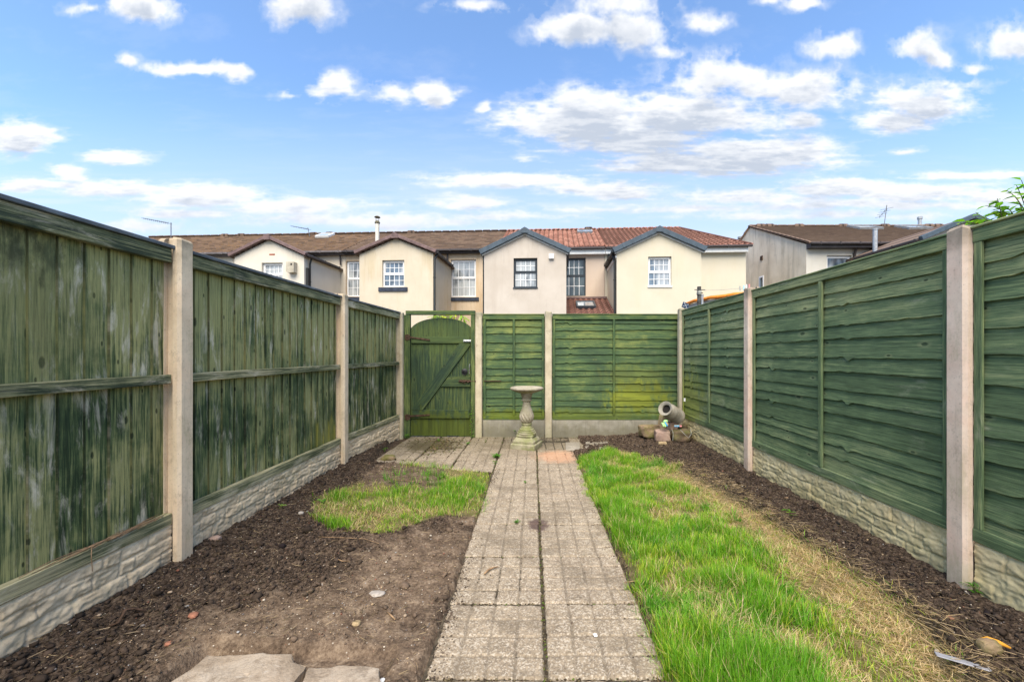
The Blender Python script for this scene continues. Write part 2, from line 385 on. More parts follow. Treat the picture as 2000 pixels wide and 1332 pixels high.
M = {}
M['r_white'] = render_mat('white_render', (0.568, 0.525, 0.439), (0.654, 0.602, 0.516), stain=(.50, .46, .38), amt=.25)
M['r_pale'] = render_mat('pale_cream_render', (0.568, 0.494, 0.387), (0.654, 0.581, 0.473), stain=(.48, .40, .30), amt=.3)
M['r_cream'] = render_mat('cream_render', (0.499, 0.430, 0.327), (0.585, 0.516, 0.404), stain=(.46, .36, .20), amt=.35)
M['r_peach'] = render_mat('peach_render', (0.499, 0.387, 0.267), (0.585, 0.473, 0.344), stain=(.42, .28, .14), amt=.45)
M['r_grey'] = render_mat('grey_beige_render', (0.447, 0.391, 0.331), (0.533, 0.477, 0.413), stain=(.40, .34, .28), amt=.3)
M['r_pink'] = render_mat('pinkish_render', (0.464, 0.370, 0.292), (0.533, 0.439, 0.353), stain=(.36, .28, .22), amt=.25)
M['r_lemon'] = render_mat('pale_lemon_render', (0.533, 0.482, 0.370), (0.585, 0.533, 0.421), stain=(.58, .49, .33), amt=.2)
M['r_old'] = render_mat('weathered_pebble_render', (.62, .52, .38), (.82, .72, .56), stain=(.42, .36, .26), amt=.55)
M['r_frontold'] = render_mat('pale_weathered_render', (0.482, 0.456, 0.396), (0.568, 0.542, 0.482), stain=(.46, .42, .34), amt=.35)
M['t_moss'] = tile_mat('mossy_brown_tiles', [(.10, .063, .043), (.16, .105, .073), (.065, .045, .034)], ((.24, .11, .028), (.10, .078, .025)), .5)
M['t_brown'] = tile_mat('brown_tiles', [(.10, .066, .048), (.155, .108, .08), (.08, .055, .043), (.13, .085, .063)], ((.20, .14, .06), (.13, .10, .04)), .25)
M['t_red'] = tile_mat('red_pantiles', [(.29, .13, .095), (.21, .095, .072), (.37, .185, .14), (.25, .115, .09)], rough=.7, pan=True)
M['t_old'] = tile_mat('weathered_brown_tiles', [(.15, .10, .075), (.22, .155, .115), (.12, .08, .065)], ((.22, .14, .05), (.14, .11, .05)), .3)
M['t_slate'] = simple('slate_verge', (.06, .085, .11), .5, var=.15, nscale=6)
M['t_vbrown'] = simple('brown_verge', (.16, .105, .10), .7, var=.2, nscale=6)
M['upvc'] = simple('white_upvc', (.80, .80, .80), .35, var=.03, nscale=5, bump=.02)
M['upvc_trim'] = simple('white_trim', (.74, .74, .72), .45, var=.05, nscale=4, bump=.03)
M['anthracite'] = simple('anthracite_frame', (.035, .045, .055), .4, var=.1, nscale=6, bump=.03)
M['gutter'] = simple('dark_brown_gutter', (.05, .042, .042), .45, var=.2, nscale=5, bump=.05)
M['gutter_grey'] = simple('weathered_gutter', (.13, .115, .115), .55, var=.25, nscale=5, bump=.05)
M['pipe_black'] = simple('black_downpipe', (.025, .028, .028), .45, var=.2, nscale=5, bump=.05)
M['sill'] = simple('dark_blue_brick_sill', (.035, .045, .07), .55, var=.3, nscale=8)
M['lead'] = simple('lead_flashing', (.25, .26, .27), .6, var=.15, nscale=8)
M['brick'] = simple('red_brick_vent', (.36, .12, .07), .85, var=.25, nscale=9)
M['stonebox'] = simple('beige_cowl', (.42, .38, .30), .8, var=.15, nscale=9)
M['steel'] = simple('galvanised_steel', (.42, .43, .44), .45, .6, .15, 10)
M['aerial'] = simple('aerial_metal', (.16, .16, .16), .5, .5, .1, 10)
M['flue'] = simple('cream_flue', (.66, .62, .54), .6, var=.1, nscale=6)
M['twig_pale'] = simple('pale_straw', (.50, .36, .21), .85, var=.3, nscale=30)
M['flue_top'] = simple('rusty_cowl', (.16, .14, .09), .7, .3, .3, 20)
M['rust'] = simple('rusted_iron', (.085, .05, .032), .85, .2, .4, 40)
M['zinc'] = simple('zinc_bolt', (.55, .56, .56), .35, .8, .15, 40)
M['iron'] = simple('dark_iron', (.03, .03, .032), .5, .4, .3, 30)
def glass_mat(name, base, refl=.6, curtain=None):
    n = NT(name); O = n.obj()
    f = n.noise(n.scale(O, (3.5, 1, 1.1)), 1.3, 3, .5); col = n.ramp(f, (.36, tuple(x * .35 for x in base)), (.62, base))
    if curtain:
        folds = n.noise(n.scale(O, (26, 1, .6)), 1, 2, .5)
        col = n.mix(n.math('MULTIPLY', n.maprange(n.noise(n.scale(O, (1.1, 1, .9)), 1, 2), .44, .54), .8), col, n.ramp(folds, (.35, tuple(x * .7 for x in curtain)), (.65, curtain)))
    return n.bsdf(col, .06, n.bump(n.noise(O, .9, 2), .12, .05), spec=.5, Coat_Weight=refl, Coat_Roughness=.02)
M['glass'] = glass_mat('window_glass', (.13, .18, .24), 1.0, (.42, .45, .48))
M['glass_blind'] = glass_mat('window_glass_blind', (.36, .39, .41), .8, (.5, .52, .52))
M['glass_dark'] = glass_mat('window_glass_dark', (.07, .09, .09), 1.0)
M['glass_sky'] = glass_mat('rooflight_glass', (.32, .38, .44), 1.0)

# --- soil, grass, paving
def soil_mat():
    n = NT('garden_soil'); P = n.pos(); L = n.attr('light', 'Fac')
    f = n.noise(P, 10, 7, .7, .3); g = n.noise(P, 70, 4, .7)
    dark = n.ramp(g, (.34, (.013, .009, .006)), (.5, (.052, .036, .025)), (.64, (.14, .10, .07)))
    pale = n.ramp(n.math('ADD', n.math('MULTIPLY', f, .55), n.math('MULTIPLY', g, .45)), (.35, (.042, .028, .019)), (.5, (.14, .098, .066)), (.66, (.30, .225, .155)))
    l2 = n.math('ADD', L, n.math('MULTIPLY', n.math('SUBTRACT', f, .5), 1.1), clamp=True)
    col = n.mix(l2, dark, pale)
    col = n.mix(n.math('MULTIPLY', n.maprange(g, .6, .75), .5), col, (.03, .02, .014))
    chip = n.vor(P, 75, 'Distance'); cc = n.vor(P, 75, 'Color')
    csel = n.maprange(n.sep(cc)[0], .86, .92)
    T_ = n.attr('thatch', 'Fac'); col = n.mix(n.math('MULTIPLY', T_, n.maprange(g, .3, .7, .55, .95)), col, n.ramp(f, (.3, (.10, .10, .025)), (.7, (.24, .19, .085))))
    cm = n.math('MULTIPLY', n.maprange(chip, .30, .18), csel)
    col = n.mix(n.math('MULTIPLY', cm, .8), col, n.ramp(n.sep(cc)[1], (.2, (.16, .07, .045)), (.5, (.34, .26, .18)), (.9, (.5, .45, .38))))
    return n.bsdf(col, .95, n.bump(n.math('ADD', g, n.math('MULTIPLY', f, .6)), .9, .012), spec=.12)
M['soil'] = soil_mat()
def vcol_mat(name, rough=.9, bscale=60, bstr=.6, trans=0.0):
    n = NT(name); c = n.attr('col', 'Color'); P = n.pos()
    cc = n.mix(n.maprange(n.noise(P, bscale, 3, .6), .4, .7, 0, .45), c, n.mix(1.0, c, (.45, .45, .45), 'MULTIPLY'))
    n.bsdf(cc, rough, n.bump(n.noise(P, bscale * 1.7, 3), bstr, .004), spec=.2)
    return n.m
M['clod'] = vcol_mat('soil_clods')
def blade_mat():
    n = NT('grass_blades'); c = n.attr('col', 'Color')
    p = n.n('ShaderNodeBsdfPrincipled'); n.put(p.inputs['Base Color'], c); p.inputs['Roughness'].default_value = .5; p.inputs['Specular IOR Level'].default_value = .25
    t = n.n('ShaderNodeBsdfTranslucent'); n.put(t.inputs[0], n.mix(1.0, c, (1.3, 1.5, .7), 'MULTIPLY'))
    a = n.n('ShaderNodeMixShader'); a.inputs[0].default_value = .4
    n.t.links.new(p.outputs[0], a.inputs[1]); n.t.links.new(t.outputs[0], a.inputs[2]); n.t.links.new(a.outputs[0], n.out.inputs[0])
    return n.m
M['blade'] = blade_mat()
def slab_mat(name, a, b, speck=1.0, orange=False, sandy=0.0):
    n = NT(name); P = n.pos(); wc = n.attr('wc'); bid = n.sep(wc)[2]
    wn = n.n('ShaderNodeTexWhiteNoise', noise_dimensions='1D'); n.put(wn.inputs['W'], bid)
    f = n.noise(P, 7, 6, .65); col = n.ramp(f, (.3, a), (.72, b))
    col = n.mix(n.math('MULTIPLY', wn.outputs['Value'], .22), col, (.34, .26, .19))
    vc = n.vor(P, 170, 'Color'); s = n.sep(vc)[0]
    col = n.mix(n.math('MULTIPLY', n.maprange(s, .70, .78), .65 * speck), col, (.60, .54, .45))
    col = n.mix(n.math('MULTIPLY', n.maprange(s, .30, .2), .62 * speck), col, (.085, .07, .06))
    col = n.mix(n.math('MULTIPLY', n.maprange(n.noise(P, 38, 4, .7), .5, .68), .5), col, tuple(x * .45 for x in a))
    col = n.mix(n.math('MULTIPLY', n.maprange(n.noise(P, 2.6, 6, .72), .46, .64), .5), col, tuple(x * .6 for x in a))
    gv = n.sep(wc)[0]; col = n.mix(n.maprange(gv, .25, .9, 0, .5), col, (.13, .105, .075))
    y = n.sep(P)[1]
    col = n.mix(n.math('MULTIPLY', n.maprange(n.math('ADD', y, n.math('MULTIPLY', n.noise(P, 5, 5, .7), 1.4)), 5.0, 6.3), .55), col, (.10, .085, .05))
    d = n.n('ShaderNodeVectorMath', operation='SUBTRACT'); n.put(d.inputs[0], P); d.inputs[1].default_value = (-1.32, 5.3, 0)
    L = n.n('ShaderNodeVectorMath', operation='LENGTH'); n.put(L.inputs[0], n.scale(d.outputs[0], (1 / .5, 1 / .5, 0)))
    e = n.math('ADD', L.outputs['Value'], n.math('MULTIPLY', n.math('SUBTRACT', n.noise(P, 9, 6, .75), .5), 2.2)); col = n.mix(n.maprange(e, 1.0, .45, 0, .8), col, (.055, .045, .02))
    if orange:
        d = n.n('ShaderNodeVectorMath', operation='SUBTRACT'); n.put(d.inputs[0], P); d.inputs[1].default_value = (.30, 4.72, 0)
        L = n.n('ShaderNodeVectorMath', operation='LENGTH'); n.put(L.inputs[0], n.scale(d.outputs[0], (1 / .34, 1 / .36, 0)))
        e = n.math('ADD', L.outputs['Value'], n.math('MULTIPLY', n.math('SUBTRACT', n.noise(P, 14, 4, .7), .5), 1.2))
        col = n.mix(n.maprange(e, 1.05, .4, 0, .5), col, (.58, .30, .17))
        d = n.n('ShaderNodeVectorMath', operation='SUBTRACT'); n.put(d.inputs[0], P); d.inputs[1].default_value = (.04, 2.83, 0)
        L = n.n('ShaderNodeVectorMath', operation='LENGTH'); n.put(L.inputs[0], n.scale(d.outputs[0], (1 / .085, 1 / .12, 0)))
        e = n.math('ADD', L.outputs['Value'], n.math('MULTIPLY', n.math('SUBTRACT', n.noise(P, 30, 4, .7), .5), 1.3))
        col = n.mix(n.maprange(e, 1.05, .6, 0, .85), col, (.075, .045, .04))
    h = n.math('ADD', n.math('MULTIPLY', s, .5), n.noise(P, 120, 3, .7))
    return n.bsdf(col, .9, n.bump(h, .75, .004), spec=.2)
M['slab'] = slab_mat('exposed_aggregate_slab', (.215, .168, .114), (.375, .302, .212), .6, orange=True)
M['pale_slab'] = slab_mat('pale_concrete_slab', (.36, .32, .27), (.50, .45, .38), .4)
M['joint'] = simple('joint_dirt', (.07, .055, .035), .95, var=.4, nscale=25, bump=.6)
def sandstone():
    n = NT('buff_sandstone'); P = n.pos()
    f = n.noise(P, 4.5, 7, .68, .6); col = n.ramp(f, (.3, (.15, .115, .082)), (.5, (.29, .23, .17)), (.7, (.40, .34, .27)))
    col = n.mix(n.math('MULTIPLY', n.maprange(n.noise(P, 16, 6, .75), .48, .64), .55), col, (.15, .11, .075)); col = n.mix(n.math('MULTIPLY', n.maprange(n.noise(P, 120, 3, .7), .56, .7), .4), col, (.10, .075, .05)); col = n.mix(n.math('MULTIPLY', n.maprange(n.noise(n.scale(P, (1, 2.4, 1)), 7, 6, .7, 1.2), .58, .68), .4), col, (.52, .47, .40))
    return n.bsdf(col, .85, n.bump(n.math('ADD', n.noise(P, 9, 6, .7, .5), n.math('MULTIPLY', n.noise(P, 90, 3), .15)), .7, .02), spec=.2)
M['sandstone'] = sandstone()
def stone_mat(name, a, b, moss, amt):
    n = NT(name); P = n.pos(); f = n.noise(P, 9, 6, .7); col = n.ramp(f, (.3, a), (.7, b))
    nz = n.sep(n.n('ShaderNodeNewGeometry').outputs['Normal'])[2]
    col = n.mix(n.math('MULTIPLY', n.maprange(n.noise(P, 7, 5, .7), .5 - amt * .2, .68), amt), col, moss)
    return n.bsdf(col, .9, n.bump(n.noise(P, 50, 5, .7), .8, .008), spec=.2)
M['rock_green'] = stone_mat('mossy_sandstone_rock', (.20, .135, .09), (.32, .22, .145), (.10, .11, .018), .85)
M['rock_pink'] = stone_mat('pinkish_rock', (.26, .17, .13), (.38, .27, .22), (.14, .14, .04), .25)
M['rock_dark'] = stone_mat('dark_mossy_rock', (.07, .05, .035), (.22, .15, .10), (.12, .14, .03), .6)
M['rock_tan'] = stone_mat('tan_rock', (.28, .20, .11), (.42, .32, .19), (.2, .19, .06), .4)
M['bath'] = stone_mat('weathered_cast_stone', (.23, .20, .145), (.40, .355, .28), (.19, .19, .09), .35)
M['bath_low'] = stone_mat('mossy_cast_stone', (.22, .20, .135), (.38, .345, .25), (.15, .17, .04), .8)
M['bowl_low'] = stone_mat('algae_bowl_underside', (.20, .18, .11), (.40, .37, .28), (.12, .14, .03), .8)
M['churn'] = stone_mat('galvanised_churn', (.22, .20, .165), (.36, .34, .29), (.22, .155, .08), .5)
M['churn_in'] = simple('churn_inside', (.015, .012, .01), .9)
M['twig'] = simple('dry_twig', (.28, .18, .10), .85, var=.3, nscale=30)
M['white_bit'] = simple('white_chip', (.78, .77, .74), .6, var=.08, nscale=30)
M['grey_bit'] = simple('pale_stone_chip', (.34, .30, .26), .85, var=.15, nscale=30)
M['orange_bit'] = simple('orange_plastic', (.62, .29, .035), .6, var=.1, nscale=30)
M['metal_strip'] = simple('grey_metal_strip', (.30, .30, .33), .5, .2, .15, 20)
M['brick_bit'] = simple('red_brick_piece', (.30, .13, .08), .9, var=.3, nscale=30)
M['orange_foam'] = simple('orange_padding', (.82, .25, .03), .7, var=.2, nscale=20)
M['net'] = simple('grey_net', (.42, .40, .36), .9, var=.1, nscale=20)
M['darkpost'] = simple('dark_weathered_timber', (.075, .075, .07), .8, var=.3, nscale=14, bump=.5)
M['solar'] = simple('solar_cell', (.02, .035, .06), .2, .2, .1, 10, .02, .6)
M['blue'] = simple('blue_knit', (.08, .33, .62), .8, var=.15, nscale=60)
M['lime'] = simple('lime_knit', (.42, .75, .30), .8, var=.15, nscale=60)
M['pinkp'] = simple('pink_plastic', (.75, .30, .30), .5, var=.1, nscale=40)
M['cyanp'] = simple('pale_blue_plastic', (.45, .75, .85), .5, var=.1, nscale=40)
M['rope'] = simple('pale_line', (.45, .46, .42), .7)
M['bark'] = simple('green_stem', (.13, .12, .05), .8, var=.2, nscale=30)
M['far_ground'] = simple('rough_ground', (.10, .085, .06), .95, var=.3, nscale=.5, bump=.3)
# ================================================================== garden fences
def post_profile_obj(name, label, x, y, rz, h, mat, group, z0=-.25, w=.10, d=.115):
    """slotted concrete post; local x along the fence, local -y towards the lawn"""
    t = thing(name, label, 'fence post', (x, y, 0), rz, group)
    c = .014; s0, s1, sd = .037, .083, .024
    pl = [(c, 0), (w - c, 0), (w, c), (w, s0), (w - sd, s0), (w - sd, s1), (w, s1), (w, d), (0, d), (0, s1), (sd, s1), (sd, s0), (0, s0), (0, c)]
    n = len(pl); zs = [z0] + list(np.linspace(0, h - .012, 14)) + [h]
    vs = []; fs = []
    cx, cy = w / 2, d / 2; sd_ = random.random() * 90
    for k, z in enumerate(zs):
        sc = 1.0 if k < len(zs) - 1 else .86
        for (a, b) in pl:
            j = (vnoise(np.array(z * 9 + a * 40), np.array(b * 40 + sd_), 5) - .5) * .0018
            zz = z + (0 if k < len(zs) - 2 else (float(vnoise(np.array(a * 60 + sd_), np.array(b * 60), 3)) - .5) * .018)
            vs.append((cx + (a - cx) * sc + float(j), cy + (b - cy) * sc, zz))
    for k in range(len(zs) - 1):
        for i in range(n):
            fs.append((k * n + i, k * n + (i + 1) % n, (k + 1) * n + (i + 1) % n, (k + 1) * n + i))
    b = (len(zs) - 1) * n; fs.append(tuple(b + i for i in range(n))); fs.append(tuple(range(n - 1, -1, -1)))
    mb = MB(); mb.add(vs, fs); o = mb.build('shaft', mat, t)
    return t
GP = 'slotted concrete fence posts'
for (nm, lab, x, y, rz, h, m) in [
    ('fence_post', 'tall buff concrete post nearest on the left, between the first and second featheredge panels', -1.92, 2.20, R(90), 1.83, 'post_left'),
    ('fence_post', 'buff concrete post between the second and third featheredge panels of the left fence', -1.92, 4.13, R(90), 1.81, 'post_left'),
    ('fence_post', 'narrow concrete corner post between the left fence and the gate frame', -1.845, 5.73, R(90), 1.78, 'post_back'),
    ('fence_post', 'large pinkish concrete post nearest on the right, under the leafy climber', 2.06, 2.025, R(-90), 1.81, 'post_right'),
    ('fence_post', 'pale concrete post in the middle of the right fence with pegs showing above its top', 2.06, 3.956, R(-90), 1.83, 'post_right'),
    ('fence_post', 'slim concrete post in the right back corner behind the metal churn', 2.06, 5.76, R(-90), 1.83, 'post_back'),
    ('fence_post', 'grey concrete post between the green gate and the narrow back panel', -.825, 5.80, 0, 1.785, 'post_back'),
    ('fence_post', 'grey concrete post between the narrow and the wide panel of the back fence', .18, 5.80, 0, 1.80, 'post_back')]:
    post_profile_obj(nm, lab, x, y, rz, h, C[m], GP)

def feather_panel(x, y, rz, L, label, seed):
    t = thing('featheredge_fence', label, 'fence', (x, y, 0), rz, 'green timber fence panels')
    rs = random.Random(seed)
    mb = MB(); u = -.02; k = 0
    while u < L + .01:
        w = rs.uniform(.098, .112); a = u; b = min(u + w + .018, L + .02)
        ya, yb = .0775, .0895; th = .012; bid = rs.random() * 60
        z0 = .30; z1 = 1.755 + rs.uniform(-.004, .004); nz = 10; vs = []; fs = []; ws = []
        bow = rs.uniform(-.004, .004); ph = rs.random() * 6
        for i in range(nz + 1):
            z = z0 + (z1 - z0) * i / nz; o = bow * math.sin(ph + z * 2.2)
            for (xx, yy) in ((a, ya + o), (b, yb + o), (b, yb + th + o), (a, ya + th + o)):
                vs.append((xx + o * .4, yy, z)); ws.append((z, xx - a, bid))
        for i in range(nz):
            for j in range(4):
                fs.append((i * 4 + j, i * 4 + (j + 1) % 4, i * 4 + 4 + (j + 1) % 4, i * 4 + 4 + j))
        fs.append((3, 2, 1, 0)); fs.append(tuple(nz * 4 + j for j in range(4)))
        mb.add(vs, fs, ws); u += w; k += 1
    mb.build('vertical_boards', W['left'], t)
    for nm, z0, z1, y0 in (('top_rail', 1.69, 1.765, .036), ('middle_rail', 1.035, 1.085, .038), ('bottom_rail', .275, .335, .034)):
        mb = MB(); mb.box(.004, L - .004, y0, .074, z0, z1, 'x', bev=.003); mb.build(nm, W['left_rail'], t)
    mb = MB(); mb.box(-.005, L + .005, .022, .115, 1.7655, 1.785, 'x', bev=.003); mb.build('capping', W['cap'], t)
    return t
feather_panel(-1.92, .37, R(90), 1.83, 'nearest left featheredge panel, faded and knotty with broken straw on its bottom rail', 1)
feather_panel(-1.92, 2.30, R(90), 1.83, 'middle left featheredge panel with whitish chalky scuffs between two buff posts', 2)
ang3 = math.atan2(5.73 - 4.23, -1.845 + 1.92)
feather_panel(-1.92, 4.23, ang3, 1.50, 'farthest left featheredge panel, beside the gate', 3)

def waney(mb, x0, x1, zb, zt, rs, y_top, y_bot, th=.010, amp=.012, knot_at=None):
    n = max(24, int((x1 - x0) / .012)); bid = rs.random() * 60; sd = rs.randint(0, 9999)
    xs = np.linspace(x0, x1, n + 1)
    w = (fbm(xs * 1.6, xs * 0 + 3.1, 2, sd) - .5) * amp * 1.7 + (fbm(xs * 17, xs * 0 + 3.1, 3, sd + 9, .65) - .5) * amp * .9
    for kx, ka in (knot_at or []):
        w = w - ka * np.exp(-((xs - kx) / .025) ** 2) + ka * .6 * np.exp(-((xs - kx + .05) / .03) ** 2)
    wt = (fbm(xs * 1.4, xs * 0 + 7.7, 2, sd + 4) - .5) * amp
    bl = (fbm(xs * 3.1, xs * 0 + 1.7, 2, sd + 6) - .5) * .006
    vs = []; ws = []; fs = []
    for i, xx in enumerate(xs):
        b = zb + w[i]; t = zt + wt[i]; yy = bl[i]
        pts = [(y_bot + yy, b + .002), (y_bot * .5 + y_top * .5 + yy, (b + t) / 2), (y_top + yy, t), (y_top + th * .7 + yy, t), (y_bot + th + yy, b)]
        for (yv, z) in pts: vs.append((float(xx), float(yv), float(z))); ws.append((float(xx), float(z) , bid))
    for i in range(n):
        for j in range(5): fs.append((i * 5 + j, i * 5 + (j + 1) % 5, i * 5 + 5 + (j + 1) % 5, i * 5 + 5 + j))
    fs.append(tuple(range(4, -1, -1))); fs.append(tuple(n * 5 + j for j in range(5)))
    mb.add([(a, b, c) for a, b, c in vs], [f[::-1] for f in fs], ws)

def lap_panel(x, y, rz, L, label, seed, mat, z0=.31, z1=1.79, battens=(.5,), n=13, amp=.012, knots=(), front=.036):
    t = thing('lap_fence', label, 'fence', (x, y, 0), rz, 'green timber fence panels')
    rs = random.Random(seed)
    hs = [rs.uniform(.72, 1.28) for _ in range(n)]; s = (z1 - .05 - z0 - .03) / sum(hs); z = z0 + .035
    mb = MB()
    tops = []
    for h in hs:
        zb = z; zt = z + h * s + .03; z += h * s
        waney(mb, -.015, L + .015, zb - .008, min(zt, z1 - .01), rs, front + .034, front + .014, amp=amp, knot_at=[(k, rs.uniform(-.012, .022)) for k in knots])
    mb.build('lap_boards', mat, t)
    mb = MB(); mb.box(0, L, front - .004, front + .016, z0, z0 + .062, 'x', bev=.003); mb.build('bottom_rail', mat, t)
    mb = MB(); mb.box(0, L, front - .004, front + .016, z1 - .066, z1, 'x', bev=.003); mb.build('top_rail', mat, t)
    mb = MB(); mb.box(-.003, L + .003, front - .012, front + .05, z1 + .001, z1 + .013, 'x', bev=.003); mb.build('capping', mat, t)
    for a, b in ((.004, .038), (L - .038, L - .004)):
        mb = MB(); mb.box(a, b, front - .002, front + .013, z0 + .063, z1 - .067, 'z', bev=.002); mb.build('side_batten', mat, t)
    for f in battens:
        mb = MB(); mb.box(f * L - .016, f * L + .016, front - .008, front + .013, z0 + .063, z1 - .067, 'z', bev=.003); mb.build('middle_batten', mat, t)
    return t
# right fence (local x runs towards the camera)
lap_panel(2.06, 1.925, R(-90), 1.83, 'nearest right lap panel beside the large pinkish post, cut off by the photo edge', 21, W['lap'], n=12, amp=.008, knots=(.25,))
lap_panel(2.06, 3.86, R(-90), 1.83, 'wide lap panel with wavy knotted board ends between the two tall right-hand posts', 22, W['lap'], n=13, amp=.010, knots=(.30, 1.15))
lap_panel(2.06, 5.66, R(-90), 1.70, 'farthest right lap panel, yellow with algae in its back corner', 23, W['lap'], n=13, amp=.009, knots=(.28, 1.28))
# back fence
lap_panel(-.712, 5.80, 0, .885, 'narrow lap panel of the back fence, behind the bird bath', 31, W['back'], z0=.24, z1=1.755, n=13, amp=.014, knots=())
lap_panel(.288, 5.80, 0, 1.87, 'wide lap panel of the back fence with yellow-green algae low on its right', 32, W['back'], z0=.24, z1=1.755, n=14, amp=.014, knots=(.26, 1.30), battens=(.475,))

# gravel boards
def rock_board(x, y, rz, L, label, seed, mat, z0=-.08, z1=.30, rough=True):
    t_nu = int(L / .006); t_nz = 60
    us = np.linspace(0, L, t_nu); zs = np.linspace(z0, z1, t_nz)
    U, Z = np.meshgrid(us, zs)
    if rough:
        rs = np.random.RandomState(seed)
        bands = [(z0, -.005), (-.005, .070), (.070, .145), (.145, .215), (.215, z1)]
        D = np.zeros_like(U)
        uw = U + (fbm(U * 6, Z * 6, 3, seed + 3) - .5) * .05; zw = Z + (fbm(U * 5, Z * 5, 3, seed + 8) - .5) * .045
        rid = np.full(U.shape, 0.0)
        for (a, b) in bands:
            e = [-.1]
            while e[-1] < L + .2: e.append(e[-1] + rs.uniform(.07, .24))
            for i in range(len(e) - 1):
                du = np.minimum(uw - e[i], e[i + 1] - uw); dz = np.minimum(zw - a, b - zw)
                d = np.minimum(du, dz * 1.0)
                hgt = rs.uniform(.35, 1.0); tl = rs.uniform(-.05, .05)
                m = sstep(.0, .009, d) * hgt + sstep(0, .012, d) * (tl * 4 * (zw - (a + b) / 2) / .05 + rs.uniform(-.25, .25) * (uw - e[i]) / .2)
                D = np.maximum(D, m)
        q_ = fbm(U * 9, Z * 22, 5, seed + 21, .6); strat = .5 + (1 - np.abs(2 * q_ - 1) - .8) * 1.1
        D = D * (.010 if x < 0 else .0085) + (strat - .5) * .015 + (fbm(U * 45, Z * 45, 3, seed + 5) - .5) * .007
    else:
        D = (fbm(U * 12, Z * 12, 4, seed) - .5) * .004 + .006
    D *= sstep(z1 + .001, z1 - .012, Z) if rough else 1
    V = np.stack([U, .050 - D if rough else .040 - D, Z], -1).reshape(-1, 3)
    nu, nz = t_nu, t_nz
    i, j = np.meshgrid(np.arange(nu - 1), np.arange(nz - 1)); a = (j * nu + i).ravel()
    Fq = np.stack([a, a + 1, a + nu + 1, a + nu], 1)
    base = len(V)
    back = np.array([(0, .085, z0), (L, .085, z0), (L, .085, z1), (0, .085, z1), (0, .052, z1 + .0), (L, .052, z1)])
    V = np.vstack([V, back])
    top0 = (nz - 1) * nu
    extra = [(base + 1, base, base + 3, base + 2), (top0, top0 + nu - 1, base + 2, base + 3), (0, top0, base + 3, base), (nu - 1, base + 1, base + 2, top0 + nu - 1)]
    Fq = np.vstack([Fq, np.array(extra)])
    o = mesh_np('gravel_board', V, Fq, mat, smooth=False, loc=(x, y, 0)); o.rotation_euler = (0, 0, rz)
    tag(o, label, 'gravel board', 'concrete gravel boards under the fence panels')
    return o
rock_board(-1.92, .37, R(90), 1.83, 'whitish rock-faced gravel board under the nearest left panel', 1, C['gravel_left'], z1=.275)
rock_board(-1.92, 2.30, R(90), 1.83, 'rock-faced gravel board under the middle left panel', 2, C['gravel_left'], z1=.275)
rock_board(-1.92, 4.23, ang3, 1.50, 'rock-faced gravel board under the farthest left panel, beside the gate', 3, C['gravel_left'], z1=.275)
rock_board(2.06, 1.925, R(-90), 1.83, 'rock-faced gravel board under the nearest right panel', 4, C['gravel_right'], z1=.312)
rock_board(2.06, 3.86, R(-90), 1.83, 'yellowish rock-faced gravel board between the two tall right-hand posts', 5, C['gravel_right'], z1=.312)
rock_board(2.06, 5.66, R(-90), 1.70, 'rock-faced gravel board nearest the back corner on the right', 6, C['gravel_right'], z1=.312)
rock_board(-.712, 5.80, 0, .885, 'plain concrete gravel board behind the bird bath', 7, C['gravel_back'], z1=.238, rough=False)
rock_board(.288, 5.80, 0, 1.87, 'plain concrete gravel board under the wide back panel', 8, C['gravel_back'], z1=.238, rough=False)

# ------------------------------------------------------------------ gate
YG0 = 5.82
def gx(px): return (px - CX) * YG0 / F
def gz(py): return CAMH + (CY - py) * YG0 / F
fr = thing('gateway', 'green timber gate frame with a header bar over the arched gate', 'gate frame', (gx(862), 5.80, 0))
ox = gx(862)
for a, b in ((789.5, 801), (920, 927.5)):
    mb = MB(); mb.box(gx(a) - ox, gx(b) - ox, .0, .07, -.05, gz(615.2), 'z', bev=.003); mb.build('jamb', W['gate_frame'], fr)
mb = MB(); mb.box(gx(793) - ox, gx(928) - ox, -.003, .073, gz(615), gz(607), 'x', bev=.003); mb.build('header', W['gate_frame'], fr)
gt = thing('garden_gate', 'arched green boarded gate with diagonal brace and rusty hinges', 'gate', (gx(801.5), 5.82, 0))
ox = gx(801.5); gw = gx(919) - ox
mb = MB(); nb = 10; rs = random.Random(5)
for i in range(nb):
    a = gw * i / nb + .0015; b = gw * (i + 1) / nb - .0015; bid = rs.random() * 50
    def top(u):
        c = (gx(861) - ox); t = (u - c) / (gw / 2 + .03)
        return gz(650) + (gz(620.5) - gz(650)) * math.sqrt(max(0, 1 - t * t)) 
    us = [a, (a + b) / 2, b]; zt = [top(u) for u in us]; zb = .0 + rs.uniform(0, .012); dy = rs.uniform(0, .003)
    poly = [(a, zb), (b, zb), (b, zt[2]), ((a + b) / 2, zt[1]), (a, zt[0])]
    n0 = len(mb.v); mb.prism(poly, .026 + dy, .044 + dy, bid=bid)
mb.build('boards', W['gate'], gt)
for nm, pa, pb, ya, yb in (('top_ledge', 803, 917, 670.5, 657.5), ('middle_ledge', 862, 918, 755, 736), ('bottom_ledge', 802, 917, 817, 801)):
    mb = MB()
    if nm == 'middle_ledge':
        mb.prism([(gx(861) - ox, gz(755)), (gx(918) - ox, gz(755.5)), (gx(918) - ox, gz(735)), (gx(875.5) - ox, gz(735.5))], .004, .025)
        mb.w = [(p[0], p[2], 3.3) for p in mb.v]
    else: mb.box(gx(pa) - ox, gx(pb) - ox, .004, .025, gz(ya), gz(yb), 'x', bev=.003)
    mb.build(nm, W['gate'], gt)
